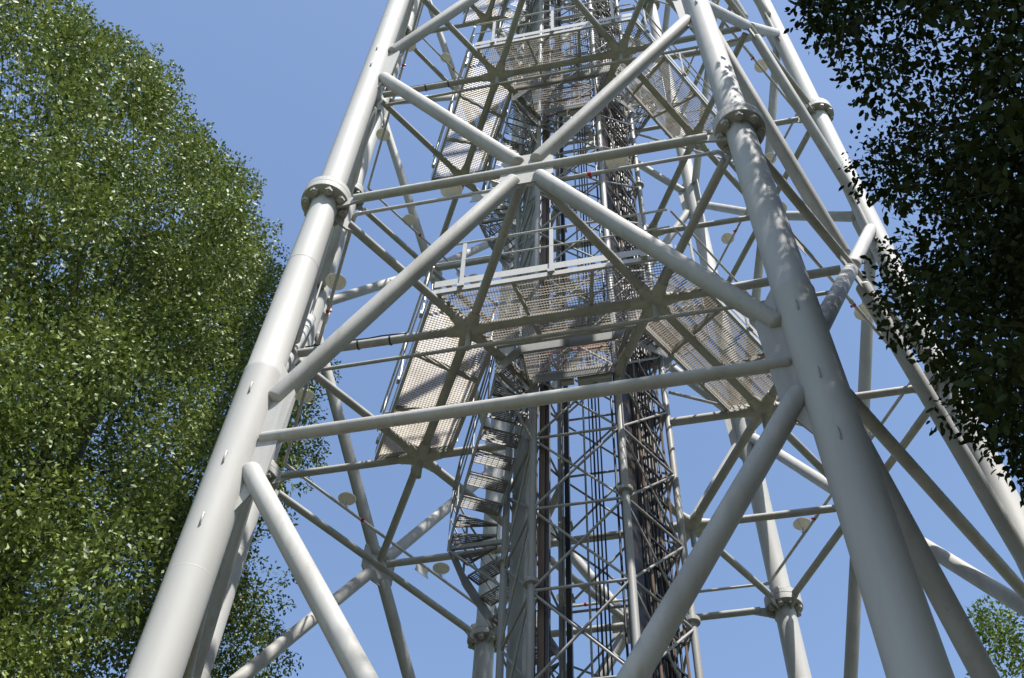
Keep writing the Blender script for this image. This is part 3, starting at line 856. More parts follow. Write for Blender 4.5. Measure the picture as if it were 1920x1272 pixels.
# clump centres and radii of the crowns, in twentieths of a metre
CL_TALL = [-271,-89,269,8,-245,-122,250,10,-269,-132,265,11,-250,-125,256,8,-253,-89,264,12,-281,-110,275,9,-170,-58,134,8,-191,-96,87,8,-223,-84,156,11,-178,-89,87,8,-181,-100,109,8,-248,-78,134,12,-214,-105,109,7,-247,-55,98,11,-221,-117,129,12,-244,-40,132,12,-220,-78,166,10,-246,-46,120,9,-176,-62,91,8,-246,-58,121,11,-199,-119,135,10,-174,-30,128,7,-226,-103,130,11,-222,-41,153,9,-184,-107,117,7,-204,-110,92,9,-248,-63,128,12,-213,-33,91,8,-196,-90,92,10,-166,-71,142,10,-209,-28,112,8,-311,-15,120,11,-330,-16,147,11,-300,0,147,12,-324,0,145,10,-283,-17,145,9,-323,-16,159,8,-173,-150,233,8,-174,-156,256,8,-162,-120,242,7,-144,-126,261,10,-161,-133,273,12,-176,-133,259,9,-176,26,55,11,-194,3,65,11,-168,61,84,8,-147,0,125,10,-125,30,96,10,-148,36,67,8,-134,10,91,8,-182,3,124,11,-164,9,58,11,-148,29,128,10,-199,49,92,10,-197,27,132,10,-152,16,137,7,-133,16,121,10,-169,52,78,9,-165,56,109,9,-192,-6,107,8,-149,-17,107,11,-199,3,93,9,-123,17,87,7,-147,-97,428,6,-130,-108,395,5,-155,-135,408,3,-151,-91,422,10,-165,-112,412,9,-138,-114,399,3,-155,-120,403,12,-152,-97,441,3,-167,-103,426,8,-155,-91,430,8,-158,-107,437,6,-146,-131,398,5,-138,78,189,6,-121,61,175,11,-159,72,173,9,-146,72,192,8,-127,91,185,8,-129,71,182,11,-158,93,168,8,-275,-78,113,7,-297,-94,144,10,-289,-71,111,7,-304,-92,140,7,-265,-86,126,9,-271,-104,111,9,-271,-106,131,9,-299,-116,113,8,-317,-111,351,10,-303,-122,337,9,-259,-128,351,8,-316,-108,366,10,-261,-101,382,9,-286,-133,389,8,-281,-111,324,7,-256,-107,385,11,-288,-83,341,7,-283,-124,396,12,-309,-96,342,9,-294,-97,337,10,-288,-96,394,12,-156,-124,250,11,-200,-78,248,9,-161,-89,213,11,-153,-93,225,9,-161,-107,219,11,-179,-67,226,8,-147,-115,251,9,-175,-121,228,12,-174,-87,268,10,-203,-100,239,11,-198,-82,234,12,-196,-75,257,7,-207,120,174,6,-196,138,219,8,-200,95,158,9,-215,117,257,11,-197,138,208,8,-197,137,196,8,-230,113,244,11,-253,96,171,12,-242,69,219,11,-263,106,225,7,-212,140,234,7,-219,121,166,8,-253,103,186,6,-229,102,169,10,-261,117,214,7,-219,132,210,10,-209,86,248,6,-201,75,251,6,-176,117,216,7,-200,118,246,6,-267,82,211,9,-259,81,237,12,-199,74,238,10,-237,72,231,9,-175,116,200,11,-248,-87,420,7,-256,-106,447,10,-268,-106,452,12,-274,-106,409,10,-284,-103,416,11,-239,-96,416,7,-123,-56,348,7,-91,-89,320,9,-149,-78,295,8,-99,-69,327,9,-112,-48,330,6,-100,-97,318,7,-124,-52,340,10,-112,-55,290,8,-98,-82,317,11,-142,-81,345,9,-157,-93,323,7,-125,-43,321,8,-134,-59,355,10,-108,-79,287,9,-99,-88,328,11,-139,-1,290,9,-147,8,309,8,-133,3,321,7,-140,44,297,11,-148,21,301,11,-147,33,288,9,-125,25,339,9,-118,24,276,12,-136,54,297,9,-150,6,300,10,-148,10,322,9,-275,-56,200,11,-306,-44,251,11,-292,-66,245,12,-330,-20,230,9,-331,-82,221,9,-265,-35,201,11,-322,-11,209,7,-297,-17,178,10,-273,-33,224,8,-301,-87,209,12,-301,-83,224,6,-342,-64,197,11,-314,-20,237,11,-291,-73,233,9,-343,-50,202,9,-286,-75,226,7,-278,-20,200,7,-293,-79,201,8,-328,-12,189,11,-321,-21,192,11,-299,-2,217,10,-137,-74,261,11,-130,-48,212,7,-95,-72,214,9,-111,-47,212,6,-100,-51,273,10,-118,-44,208,8,-149,-72,256,10,-142,-31,252,11,-138,-60,213,7,-124,-35,265,10,-134,-67,217,7,-99,-65,208,11,-97,-76,236,7,-90,-76,248,10,-145,-10,173,7,-151,-26,168,11,-151,-12,141,7,-125,11,164,8,-150,-28,145,8,-128,-34,147,9,-151,-5,168,7,-142,2,379,11,-132,-1,375,12,-123,-45,384,9,-107,-39,366,6,-141,-35,380,6,-115,12,400,4,-117,-15,361,9,-143,-32,368,10,-137,-37,400,9,-141,6,393,12,-137,-38,366,10,-184,-138,280,8,-170,-94,309,9,-171,-126,325,8,-192,-119,283,7,-138,-124,302,6,-141,-124,311,10,-157,-110,276,6,-146,-103,284,9,-165,-117,263,10,-178,-92,314,6,-177,-144,314,11,-304,-35,248,7,-284,20,243,11,-327,-3,256,10,-278,10,268,12,-315,-4,228,7,-308,9,224,11,-320,9,249,10,-320,-21,244,6,-291,0,280,7,-323,11,237,9,-300,-29,278,8,-280,23,257,6,-332,-10,246,10,-274,-27,273,6,-209,43,109,9,-239,78,91,9,-241,66,96,9,-229,18,74,11,-208,11,63,9,-218,59,112,11,-254,46,57,8,-230,65,96,7,-208,86,69,8,-176,49,70,6,-198,82,73,10,-245,25,50,12,-182,49,96,10,-249,77,59,11,-236,31,85,11,-200,44,98,7,-192,19,53,11,-205,27,92,12,-238,21,53,8,-229,39,96,10,-241,-31,96,7,-195,-70,50,8,-209,-75,65,8,-262,-20,49,7,-241,-86,61,10,-265,-65,47,9,-234,-18,102,8,-277,-42,64,9,-233,-5,57,12,-230,-81,57,9,-261,-28,95,7,-241,-67,87,12,-208,-25,90,10,-213,-8,47,8,-262,-31,64,10,-194,-54,61,9,-187,-29,65,11,-197,-40,88,10,-225,-60,108,10,-261,-64,76,7,-257,-63,64,7,-254,-2,75,7,-253,-92,320,6,-272,-61,322,7,-299,-74,301,9,-255,-72,327,10,-274,-99,338,10,-275,-59,306,10,-263,-98,305,7,-267,-87,293,11,-295,82,143,8,-286,59,146,8,-299,48,152,8,-295,74,162,7,-308,81,130,9,-164,126,273,7,-154,87,266,10,-149,113,280,11,-183,95,242,8,-149,92,281,11,-152,88,256,11,-160,134,260,11,-172,102,294,6,-134,0,394,8,-130,8,370,9,-143,-6,393,10,-149,40,378,9,-155,9,395,7,-150,10,422,9,-153,23,387,6,-126,52,378,11,-164,29,413,7,-155,48,411,12,-130,-10,400,11,-152,36,387,11,-136,52,381,10,-122,52,426,5,-118,49,371,5,-255,-104,241,8,-224,-123,203,11,-268,-86,194,6,-235,-114,180,8,-275,-114,184,11,-242,-141,215,7,-228,-76,221,9,-280,-126,207,7,-252,-137,223,10,-255,-136,240,10,-271,-83,231,8,-248,-144,186,7,-237,-149,202,7,-249,-79,215,10,-270,-122,228,7,-244,-121,240,8,-284,-99,228,8,-133,-118,331,8,-152,-155,349,7,-131,-100,328,9,-181,-125,373,10,-187,-107,359,10,-121,-105,338,12,-134,-148,335,9,-164,-148,340,10,-110,-134,344,4,-181,-111,365,12,-150,-85,382,8,-161,-122,410,9,-135,-98,401,6,-125,-86,344,8,-162,-123,329,11,-134,-109,323,7,-174,-135,365,10,-133,-164,359,3,-129,-101,410,3,-128,-98,341,11,-114,-89,366,7,-214,-94,405,10,-223,-82,375,7,-220,-90,407,12,-214,-89,370,11,-211,-104,417,7,-238,-138,409,12,-210,-117,415,9,-251,-118,371,7,-216,-97,354,10,-198,-109,365,9,-195,-140,379,8,-229,-125,413,9,-209,-110,355,9,-112,-92,230,8,-145,-77,182,11,-112,-97,140,9,-102,-70,223,9,-76,-103,171,11,-141,-68,201,11,-152,-89,168,8,-131,-80,151,10,-101,-124,213,12,-145,-90,207,12,-106,-82,145,10,-120,-65,216,9,-87,-117,177,7,-134,-125,189,7,-90,-76,231,11,-93,-92,157,11,-88,-107,227,11,-137,-61,167,10,-142,-121,185,12,-113,-116,227,8,-122,-125,168,12,-303,65,188,10,-293,107,231,10,-304,54,205,7,-253,83,203,10,-295,97,248,9,-265,58,207,7,-278,60,188,11,-301,118,208,11,-262,55,215,10,-289,111,178,10,-273,111,231,11,-281,64,236,9,-309,108,220,11,-314,88,227,8,-298,-9,89,7,-286,-16,92,7,-307,14,107,12,-302,-8,109,11,-281,-10,113,7,-270,-6,90,7,-217,-122,358,11,-228,-112,362,6,-239,-102,300,7,-239,-76,342,9,-219,-113,314,6,-244,-91,359,7,-245,-84,343,6,-211,-113,332,8,-222,-86,346,9,-214,-133,324,9,-218,-125,336,8,-223,-109,190,9,-187,-137,220,11,-149,-106,199,7,-198,-70,159,7,-207,-84,182,10,-155,-134,176,9,-155,-68,169,9,-161,-127,202,11,-185,-73,169,11,-149,-81,190,10,-199,-135,175,10,-209,-103,214,7,-201,-131,197,7,-163,-81,166,7,-193,-89,223,8,-198,-122,146,11,-217,-102,198,11,-185,-60,193,10,-171,-82,207,11,-152,-132,193,10,-143,-116,170,7,-341,4,192,7,-327,-18,175,10,-292,-11,176,10,-330,35,179,11,-276,0,190,8,-332,22,207,11,-327,-17,204,10,-279,18,175,10,-337,-1,210,6,-297,38,179,7,-334,-19,209,8,-304,1,163,9,-319,13,226,12,-308,-24,197,12,-286,9,215,11,-333,28,216,10,-149,-11,277,11,-143,-50,293,8,-113,-28,292,9,-139,-57,308,12,-160,-46,319,9,-128,5,293,12,-127,-14,280,8,-146,8,334,10,-127,-5,278,6,-117,11,315,10,-142,-9,341,11,-157,-11,338,8,-135,-8,282,6,-122,-49,309,7,-108,-38,318,8,-125,83,218,9,-124,23,239,9,-148,40,226,6,-121,44,254,6,-132,64,204,11,-121,76,240,7,-137,73,222,9,-129,43,258,10,-140,35,246,11,-129,36,203,8,-138,10,466,3,-131,7,425,3,-142,8,445,8,-137,1,445,3,-136,-8,437,7,-136,4,436,7,-124,-6,426,3,-126,-17,440,3,-133,22,437,3,-125,19,426,3,-136,-13,444,3,-215,96,148,11,-210,79,136,7,-227,91,130,11,-209,115,148,7,-197,117,121,11,-204,108,113,8,-156,-62,55,8,-127,-60,70,9,-141,-69,69,6,-158,-55,86,11,-156,-26,53,7,-147,-23,48,8,-123,-42,70,6,-127,-26,54,7,-180,-97,465,10,-195,-65,475,7,-168,-64,481,3,-202,-93,501,7,-204,-102,488,6,-203,-81,474,10,-204,-75,507,9,-206,-97,477,8,-181,-55,484,10,-181,-67,506,5,-149,-4,222,6,-121,20,224,9,-134,22,226,8,-137,-24,207,9,-142,-14,198,8,-119,25,203,12,-121,-17,188,10,-146,-23,213,9,-132,6,237,12,-152,55,348,12,-171,46,328,10,-171,87,276,10,-180,108,303,8,-140,44,314,7,-167,109,288,12,-157,68,280,8,-176,98,346,10,-179,62,333,11,-170,55,328,11,-172,112,331,10,-144,52,331,10,-187,101,282,8,-148,81,276,10,-149,43,291,8,-125,61,290,6,-138,64,347,4,-178,53,297,8,-164,63,285,8,-185,109,318,10,-257,-54,99,7,-248,-102,97,10,-239,-78,95,10,-265,-99,97,9,-252,-92,81,8,-246,-91,116,10,-265,-153,293,9,-254,-145,314,8,-313,-150,306,7,-304,-112,304,11,-315,-149,335,12,-296,-137,280,7,-306,-168,309,8,-303,-169,325,11,-290,-171,319,8,-276,-149,356,9,-261,-140,283,11,-290,-162,294,9,-288,-128,289,10,-302,-141,285,11,-249,-140,304,7,-284,-102,257,11,-333,-100,261,7,-323,-54,255,9,-300,-69,291,10,-298,-86,233,11,-286,-84,300,10,-323,-66,285,8,-333,-87,268,12,-313,-116,255,12,-273,-83,250,11,-317,-62,257,11,-290,-49,267,7,-322,-76,238,9,-221,-154,406,11,-234,-126,429,6,-223,-113,424,7,-208,-121,429,8,-217,-139,400,11,-209,-4,90,11,-216,4,115,8,-220,-19,88,10,-252,2,112,8,-213,15,108,12,-223,13,123,7,-229,3,77,6,-250,-12,88,7,-131,-70,132,10,-120,-127,142,8,-119,-78,126,7,-140,-77,140,7,-146,-125,157,9,-158,-95,115,12,-130,-118,115,9,-139,-77,156,8,-121,-103,118,10,-119,-92,163,8,-155,-81,130,8,-158,-39,456,7,-163,-75,450,9,-161,-51,474,7,-163,-59,468,10,-162,-87,467,4,-162,-83,454,11,-159,-69,442,8,-139,-43,445,8,-231,101,122,9,-243,71,157,11,-231,69,125,7,-222,80,148,6,-244,63,143,8,-249,65,150,11,-254,90,116,8,-209,-164,276,7,-230,-157,237,8,-200,-153,274,11,-190,-151,235,10,-187,-148,251,9,-199,-148,268,6,-224,-131,275,7,-236,-148,242,11,-213,-170,253,9,-310,-92,122,9,-300,-73,129,11,-297,-83,120,8,-305,-64,122,10,-337,-67,142,7,-301,-92,127,10,-261,-36,143,10,-261,-54,141,11,-269,-65,124,6,-255,-43,93,10,-255,-67,129,8,-285,-50,125,12,-268,-69,132,11,-143,-16,81,10,-139,-51,106,10,-118,-18,75,10,-146,-2,95,12,-144,-43,110,9,-135,-15,140,9,-150,1,112,11,-126,-36,137,11,-127,4,100,11,-129,-7,136,7,-223,-156,166,12,-212,-148,177,8,-216,-118,150,8,-241,-141,155,8,-233,-128,146,10,-233,-158,158,9,-240,-126,161,9,-123,-31,407,9,-140,-64,424,8,-131,-48,396,7,-125,-87,385,9,-129,-38,392,8,-142,-75,396,9,-120,-81,377,11,-141,-64,399,7,-143,-49,414,7,-133,-81,394,6,-146,-82,426,12,-144,-61,434,7,-128,-46,428,3,-113,-73,383,3,-168,67,183,11,-165,84,156,10,-168,69,170,10,-184,95,186,11,-178,98,180,10,-187,99,163,8,-298,30,151,11,-322,29,151,9,-305,8,102,11,-310,17,152,11,-310,9,95,11,-326,47,103,7,-318,45,102,7,-343,12,140,8,-302,-3,137,9,-342,34,145,6,-343,22,109,6,-269,59,93,7,-302,76,79,8,-268,96,82,11,-255,78,74,9,-277,83,54,9,-294,64,94,7,-299,92,77,8,-316,-48,59,9,-317,-51,100,8,-278,-32,107,9,-275,-38,54,10,-270,-59,69,7,-274,-24,77,7,-300,-33,60,11,-285,-77,64,7,-296,-68,69,12,-282,-60,100,9,-180,-124,88,12,-154,-144,120,12,-180,-110,137,10,-163,-106,117,10,-171,-142,137,10,-164,-107,107,11,-155,-125,93,7,-163,-147,128,8,-262,32,142,7,-287,36,129,7,-279,46,132,11,-293,52,161,8,-294,45,146,10,-290,8,146,9,-249,19,166,7,-262,7,168,10,-263,23,135,11,-277,52,171,6,-277,0,173,9,-281,-106,472,7,-276,-135,452,9,-250,-147,498,12,-208,-99,467,7,-277,-100,486,12,-228,-135,424,9,-240,-119,427,7,-248,-108,514,12,-236,-89,473,6,-242,-131,429,9,-267,-161,458,12,-262,-135,431,10,-286,-123,453,9,-235,-147,505,7,-231,-112,499,10,-245,-91,485,9,-246,-118,510,9,-230,-103,427,8,-240,-122,504,9,-258,-168,478,8,-255,-118,507,7,-134,28,120,8,-143,40,155,8,-141,53,123,11,-115,28,154,11,-137,48,154,12,-110,39,151,7,-118,55,120,12,-298,-142,255,10,-264,-132,273,8,-283,-122,249,9,-308,-141,255,9,-309,-117,247,8,-300,-104,275,11,-298,-108,288,8,-270,-120,256,7,-193,-157,325,12,-205,-159,326,9,-192,-132,331,8,-213,-115,305,9,-209,-146,332,10,-227,-145,310,6,-190,-153,305,8,-105,33,236,5,-116,28,267,7,-115,14,267,8,-116,22,254,9,-122,10,257,11,-117,31,243,11,-112,34,251,11,-213,-85,518,9,-199,-79,521,8,-215,-115,529,3,-215,-113,509,7,-217,-92,527,9,-204,-83,509,12,-216,-92,536,5,-215,-105,430,10,-212,-70,424,11,-198,-81,458,11,-184,-86,442,7,-190,-99,432,11,-190,-81,454,8,-119,50,278,5,-120,62,278,5,-107,48,265,3,-114,42,297,3,-112,42,285,3,-124,54,285,6,-191,48,136,9,-189,73,105,8,-220,66,121,10,-220,50,133,12,-199,73,101,7,-190,77,119,10,-118,-21,179,6,-153,-53,201,8,-126,-69,183,7,-130,-56,179,8,-116,-64,193,8,-124,-27,224,9,-155,-39,201,7,-137,-62,193,6,-148,-51,191,11,-249,7,76,9,-252,-16,62,11,-283,-11,73,8,-274,-20,51,6,-288,9,48,12,-266,5,85,7,-263,33,68,10,-294,40,81,12,-291,53,52,12,-305,49,55,8,-280,46,81,10,-295,14,75,9,-309,31,53,11,-166,68,52,7,-134,103,64,10,-139,65,122,6,-123,80,88,8,-193,98,114,10,-167,66,60,8,-187,96,121,6,-176,75,58,6,-170,51,93,10,-158,120,122,7,-187,69,82,7,-181,116,103,10,-179,112,87,12,-139,52,74,12,-144,94,60,10,-188,107,70,11,-131,112,81,10,-136,118,107,12,-121,102,80,8,-162,-41,497,3,-136,-28,462,4,-166,-22,484,9,-152,-19,474,12,-140,-19,470,3,-150,-27,471,6,-161,-27,501,3,-161,-38,489,3,-162,-22,491,6,-228,-125,103,9,-257,-143,131,11,-226,-94,123,12,-252,-145,114,11,-248,-139,147,9,-231,-102,146,8,-270,-118,100,11,-249,-114,153,11,-282,-114,121,7,-238,-93,118,10,-223,-118,116,7,-237,-85,114,8,-239,-123,282,11,-232,-87,277,8,-230,-98,315,8,-213,-94,273,10,-214,-134,288,8,-214,-101,261,6,-202,-95,287,6,-199,-97,274,9,-197,-148,359,11,-213,-143,367,7,-214,-161,374,9,-215,-153,371,11,-221,-149,373,7,-136,-9,419,12,-144,-12,407,11,-167,-6,430,10,-175,-33,429,7,-151,-55,442,11,-161,-47,431,7,-149,-51,428,9,-143,-32,463,3,-161,-28,405,11,-201,-144,204,6,-205,-143,241,6,-176,-131,212,8,-174,-156,224,11,-200,-125,209,8,-194,-140,200,8,-132,67,225,8,-131,94,224,7,-144,103,226,9,-171,81,216,11,-167,73,227,7,-168,68,241,8,-310,75,217,8,-317,25,218,9,-332,51,223,10,-322,26,208,8,-304,32,205,8,-310,42,227,11,-304,85,92,12,-315,75,105,8,-285,85,100,11,-289,65,85,6,-298,82,115,8,-292,83,91,6,-295,-42,176,8,-261,-43,164,7,-298,-63,135,7,-298,-48,166,10,-280,-51,132,9,-259,-58,133,7,-279,-32,156,8,-279,-82,153,10,-120,34,381,9,-130,25,356,11,-127,45,368,7,-115,22,379,7,-133,18,347,8,-120,58,372,3,-121,35,318,4,-117,27,321,4,-116,19,364,7,-124,53,336,3,-137,43,349,10,-131,31,332,7,-126,24,328,11,-148,-104,251,11,-105,-115,287,7,-105,-123,271,10,-130,-143,281,8,-129,-141,267,11,-107,-138,271,7,-137,-145,252,8,-122,-82,280,11,-131,-110,230,10,-150,-97,244,7,-116,-85,261,11,-124,-120,297,9,-153,-87,121,11,-129,-74,111,10,-150,-75,153,12,-155,-39,156,12,-152,-33,107,8,-141,-71,147,11,-160,-77,137,10,-122,-53,133,6,-146,-44,153,9,-146,-83,123,12,-108,-73,375,8,-144,-55,350,7,-117,-32,359,8,-129,-38,376,9,-118,-43,377,8,-143,-46,372,12,-143,-72,373,8,-122,-69,337,10,-161,-127,63,7,-187,-137,92,7,-183,-88,79,9,-160,-126,87,10,-177,-99,93,9,-165,-94,60,7,-205,-89,75,8,-209,-99,78,10,-213,-109,80,11,-161,-102,93,6,-203,-140,66,9,-118,-61,314,6,-94,-75,287,6,-112,-71,285,8,-88,-62,281,7,-112,-50,313,7,-113,-39,282,9,-106,-47,276,7,-132,89,197,10,-156,119,206,11,-141,110,180,9,-143,130,216,8,-135,119,222,6,-143,91,215,9,-218,69,86,8,-232,109,105,7,-216,108,97,8,-224,81,78,8,-211,74,85,7,-221,104,121,10,-124,-40,159,6,-128,-60,171,12,-99,-75,151,11,-93,-65,143,9,-103,-58,134,11,-103,-46,136,11,-290,-44,308,10,-284,-66,299,6,-306,-58,272,6,-285,-23,282,6,-291,-50,256,9,-310,-48,300,10,-295,-69,283,10,-314,-45,284,10,-200,-70,536,7,-196,-76,530,4,-192,-60,531,6,-181,-59,512,3,-194,-81,514,3,-185,-64,517,7,-188,-55,545,3,-177,-56,522,3,-185,-73,513,3,-193,-63,549,3,-194,-66,538,3,-127,4,193,11,-127,20,156,6,-129,51,191,11,-144,54,166,8,-152,47,174,12,-151,36,198,8,-138,60,180,8,-144,44,164,10,-152,48,186,11,-237,-113,104,9,-200,-115,82,6,-229,-113,83,8,-204,-133,106,11,-215,-137,90,11,-199,-118,108,11,-201,-150,466,7,-202,-133,475,8,-192,-155,456,4,-203,-122,472,8,-200,-118,457,11,-181,-140,440,9,-250,6,95,11,-269,59,133,9,-259,3,136,9,-268,33,88,6,-233,23,128,11,-256,18,144,8,-256,-2,119,10,-253,39,80,9,-278,58,118,9,-242,42,84,11,-252,59,110,6,-221,29,114,7,-282,14,135,10,-187,22,147,8,-151,61,142,9,-185,63,131,7,-192,64,142,8,-154,60,159,9,-162,31,162,6,-169,69,137,11,-157,74,137,7,-163,67,146,10,-111,38,204,8,-114,31,201,9,-103,41,223,3,-106,38,190,7,-112,27,224,11,-114,17,217,9,-164,71,342,7,-129,54,348,3,-168,67,358,9,-139,48,339,8,-127,65,368,3,-155,70,339,8,-292,-107,217,7,-307,-87,231,7,-310,-123,206,12,-328,-97,194,10,-317,-113,192,6,-306,-112,193,8,-171,106,208,7,-193,139,230,12,-186,120,212,10,-158,138,224,8,-177,115,209,9,-168,118,259,11,-169,104,239,11,-243,-63,163,10,-267,-103,166,8,-226,-78,144,7,-236,-79,130,9,-226,-106,157,6,-230,-113,161,10,-227,-76,179,8,-255,-115,168,12,-268,-95,144,8,-238,-88,126,9,-133,35,288,10,-143,29,271,8,-117,55,258,7,-144,58,296,8,-132,54,248,11,-116,40,276,3,-149,31,278,10,-263,78,144,7,-278,94,136,6,-256,92,180,11,-259,103,171,8,-296,94,165,8,-267,74,186,10,-269,88,143,10,-317,47,148,11,-335,45,177,10,-320,19,166,7,-315,30,185,7,-309,45,173,8,-337,19,168,9,-308,-105,286,7,-341,-90,300,9,-329,-68,302,9,-295,-92,290,10,-334,-96,298,11,-339,-73,299,6,-320,-90,328,11,-326,-115,148,8,-278,-130,191,12,-318,-98,131,11,-286,-110,197,8,-287,-82,136,9,-298,-155,147,7,-312,-127,134,7,-316,-85,159,9,-298,-85,196,11,-290,-151,141,8,-270,-98,174,8,-308,-76,169,8,-305,-136,130,7,-316,-142,186,7,-291,-104,126,8,-332,-124,166,12,-281,-132,141,8,-190,-47,74,8,-193,-41,64,7,-184,-78,46,7,-173,-70,89,9,-192,-77,52,9,-172,-46,49,7,-168,-93,95,11,-157,-120,100,12,-159,-107,72,9,-155,-114,82,8,-129,-111,105,9,-143,-81,86,8,-130,-103,85,7,-230,-156,176,12,-223,-161,173,10,-222,-142,179,11,-228,-127,197,8,-227,-146,174,10,-211,-144,218,10,-189,-116,313,10,-178,-143,346,10,-183,-101,352,10,-172,-133,338,8,-198,-140,334,11,-216,-116,343,9,-181,-117,314,10,-189,-118,369,11,-229,-75,71,9,-264,-90,94,12,-267,-84,46,10,-221,-109,69,8,-249,-124,90,10,-235,-71,54,10,-234,-117,94,9,-249,-124,50,9,-221,-97,83,10,-228,-119,52,11,-265,-126,63,11,-278,-103,60,9,-257,-100,95,8,-263,-163,395,11,-254,-131,371,6,-271,-131,363,11,-264,-132,397,7,-273,-120,380,7,-272,-141,401,7,-244,-158,301,6,-218,-170,333,9,-237,-138,309,8,-233,-176,315,7,-234,-168,309,10,-222,-176,315,8,-241,-151,351,9,-215,-148,315,7,-252,-135,335,9,-119,-21,262,9,-131,-28,274,11,-130,-21,278,8,-144,9,264,7,-156,-8,271,7,-144,15,258,7,-247,-129,410,12,-262,-149,400,6,-270,-163,427,9,-273,-153,431,8,-266,-152,407,8,-274,-142,431,7,-113,-28,193,10,-121,-28,165,8,-118,-34,174,10,-122,-38,180,7,-108,-37,164,11,-106,-43,170,10,-252,-11,120,8,-275,-27,149,7,-267,7,148,9,-278,-8,159,7,-289,-10,120,6,-280,-3,118,11,-190,110,146,10,-196,136,164,11,-218,133,170,6,-215,100,168,7,-222,125,153,10,-199,135,171,10]
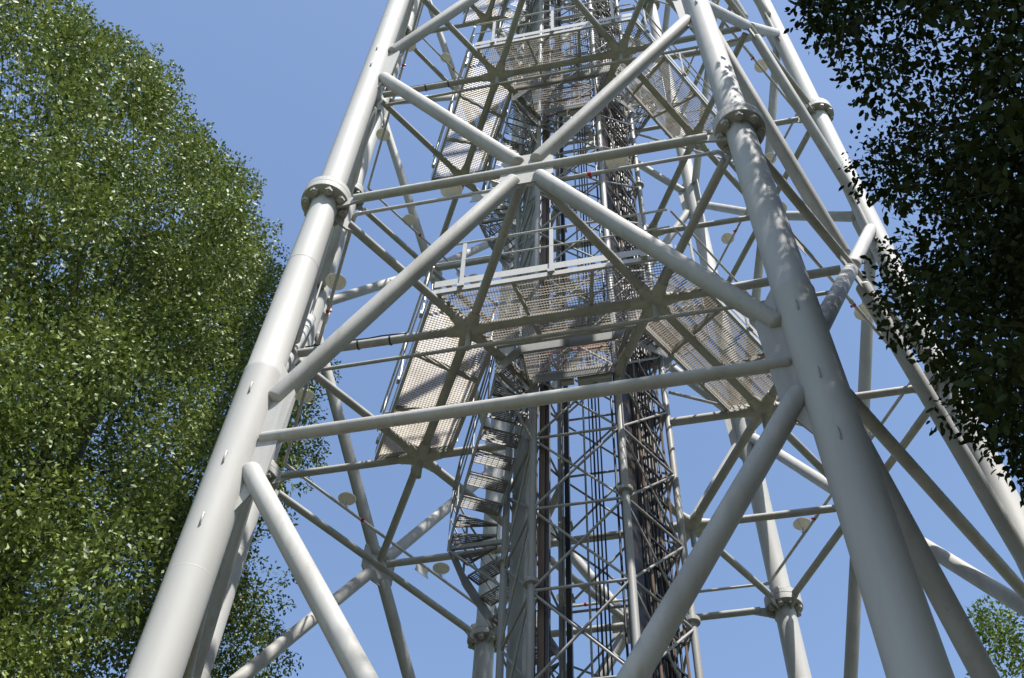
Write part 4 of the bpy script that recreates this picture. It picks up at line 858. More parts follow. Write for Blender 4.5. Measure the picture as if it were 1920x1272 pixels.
CL_NEAR = [-150,-104,96,6,-152,-122,60,9,-167,-101,61,6,-156,-108,50,7,-137,-91,72,6,-146,-102,100,7,-169,-103,75,6,-158,-106,93,6,-143,-126,86,7,-164,-122,87,9,-127,-94,69,5,-148,-121,89,8,-135,-102,62,6,-128,-103,68,9,-156,-87,60,6,-147,-106,49,5,-171,-95,70,6,-118,-166,115,8,-111,-162,129,6,-115,-159,100,5,-111,-165,123,8,-100,-154,113,8,-113,-169,117,8,-112,-140,134,5,-98,-138,102,7,-102,-163,117,8,-130,-162,117,9,-109,-164,107,6,-124,-133,113,8,-172,-159,91,6,-175,-151,86,6,-157,-145,86,6,-168,-137,98,9,-174,-158,84,5,-152,-80,160,7,-156,-82,151,7,-137,-72,142,5,-137,-73,164,8,-134,-55,148,7,-161,-54,145,8,-145,-83,156,9,-159,-61,144,7,-158,-78,159,7,-132,-59,141,8,-132,-63,219,5,-103,-76,180,8,-110,-88,181,6,-126,-65,223,7,-115,-75,222,9,-110,-60,216,4,-126,-80,215,5,-98,-87,187,7,-123,-97,184,8,-123,-72,172,5,-138,-69,182,8,-143,-78,196,8,-131,-88,207,7,-107,-93,193,5,-123,-94,196,8,-131,-73,179,8,-120,-93,191,6,-131,-83,186,9,-121,-142,203,6,-118,-134,219,5,-120,-128,226,5,-139,-124,224,5,-147,-137,213,7,-130,-127,199,7,-126,-122,213,7,-173,-66,128,6,-167,-61,119,5,-155,-73,135,8,-170,-73,125,6,-157,-55,130,6,-131,-90,110,8,-140,-88,91,6,-148,-92,97,8,-125,-71,88,9,-140,-65,103,5,-152,-79,96,9,-123,-85,93,8,-123,-75,109,7,-131,-97,106,6,-183,-103,122,7,-191,-118,105,8,-187,-95,112,5,-196,-103,116,8,-164,-159,180,8,-173,-133,184,9,-175,-135,204,6,-181,-165,191,8,-166,-135,185,7,-171,-146,179,6,-195,-148,188,7,-170,-135,193,9,-185,-145,207,6,-125,-107,242,9,-120,-102,221,8,-129,-92,240,7,-131,-94,227,9,-115,-107,237,6,-132,-108,239,6,-169,-129,219,7,-173,-129,238,6,-175,-135,231,8,-150,-131,225,7,-161,-123,231,7,-152,-137,219,6,-162,-149,217,3,-132,-124,243,3,-132,-114,253,7,-117,-113,251,3,-126,-123,234,8,-137,-133,186,7,-149,-154,184,6,-157,-139,197,6,-153,-147,200,8,-141,-129,197,5,-140,-153,180,6,-135,-140,192,8,-155,-143,120,8,-163,-142,120,9,-158,-151,133,6,-162,-132,130,8,-148,-135,142,6,-148,-131,134,5,-176,-83,97,6,-159,-72,61,8,-160,-88,82,6,-161,-96,58,6,-165,-72,88,6,-175,-81,91,5,-188,-101,69,8,-176,-103,59,6,-160,-79,54,7,-195,-64,65,8,-200,-76,65,5,-180,-88,49,6,-155,-74,69,7,-188,-95,58,8,-172,-58,67,8,-193,-65,74,7,-177,-57,65,6,-101,-140,181,8,-118,-127,207,5,-125,-144,192,7,-106,-136,182,5,-118,-134,183,6,-95,-137,190,9,-97,-142,188,7,-111,-146,210,3,-103,-92,130,9,-114,-115,107,9,-115,-85,105,5,-102,-89,98,6,-122,-90,121,8,-127,-102,114,6,-92,-98,122,8,-113,-97,93,9,-119,-108,126,5,-98,-100,97,9,-96,-128,168,7,-132,-128,149,7,-103,-125,167,9,-117,-112,164,8,-101,-144,166,6,-130,-140,169,7,-121,-150,165,7,-127,-130,146,9,-111,-146,141,6,-112,-150,164,6,-98,-147,153,7,-102,-116,160,8,-105,-72,158,9,-102,-79,135,6,-127,-74,136,6,-94,-80,140,5,-110,-64,143,8,-115,-84,127,9,-101,-69,144,6,-114,-82,169,8,-117,-110,147,8,-103,-86,167,7,-106,-106,157,6,-108,-98,132,6,-97,-90,159,7,-157,-139,160,5,-168,-158,141,8,-156,-140,152,8,-156,-134,166,6,-195,-140,169,5,-153,-142,168,7,-198,-147,171,7,-151,-147,144,8,-166,-171,165,6,-162,-137,143,9,-192,-156,153,7,-184,-167,148,6,-173,-170,143,9,-156,-148,165,9,-173,-128,176,7,-154,-156,157,5,-162,-137,172,7,-146,-131,123,9,-152,-140,91,8,-135,-141,106,8,-146,-152,107,9,-142,-121,106,8,-165,-126,106,6,-149,-150,124,7,-136,-131,101,8,-156,-156,109,6,-138,-148,102,6,-109,-151,90,7,-115,-129,90,5,-120,-123,82,5,-115,-143,66,6,-130,-132,99,5,-110,-136,93,6,-136,-130,72,5,-125,-156,79,6,-134,-152,81,5,-190,-126,142,7,-192,-125,150,6,-219,-127,145,8,-226,-124,119,8,-227,-131,124,9,-204,-142,125,6,-195,-113,147,7,-219,-124,112,8,-208,-119,149,5,-202,-121,153,5,-226,-129,145,7,-209,-106,123,6,-210,-133,148,5,-200,-146,124,6,-118,-86,63,5,-126,-102,55,5,-123,-114,63,7,-112,-111,61,6,-109,-114,75,5,-103,-90,73,9,-120,-85,77,5,-131,-157,151,6,-122,-154,140,5,-126,-157,135,5,-132,-150,151,6,-180,-129,88,9,-162,-116,80,8,-172,-131,89,6,-165,-117,73,8,-127,-69,116,9,-142,-59,102,6,-120,-59,121,8,-123,-45,116,8,-134,-45,97,7,-117,-46,109,9,-134,-42,104,6,-112,-47,165,8,-120,-46,166,5,-116,-69,166,8,-111,-57,158,9,-154,-108,217,5,-158,-98,235,7,-130,-109,222,7,-140,-103,215,7,-148,-112,213,6,-160,-117,226,9,-143,-93,230,5,-126,-115,232,7,-137,-109,217,6,-169,-88,111,8,-163,-78,116,5,-159,-67,89,9,-180,-80,110,7,-164,-64,108,6,-178,-84,105,7,-157,-91,104,6,-150,-134,161,6,-136,-167,161,5,-138,-161,177,9,-157,-147,158,7,-131,-147,176,6,-146,-135,167,5,-138,-137,153,5,-156,-155,170,5,-138,-154,145,6,-190,-153,137,5,-183,-160,101,7,-179,-165,125,5,-166,-153,135,6,-168,-156,129,8,-179,-137,140,9,-182,-162,109,6,-173,-154,106,9,-186,-130,119,7,-187,-159,110,5,-162,-136,124,6,-168,-140,108,5,-197,-155,128,6,-144,-95,72,5,-145,-83,59,9,-142,-59,70,9,-131,-67,82,5,-134,-88,63,8,-140,-94,66,8,-157,-66,79,8,-139,-68,88,8,-151,-90,80,5,-126,-61,74,7,-126,-70,74,7]
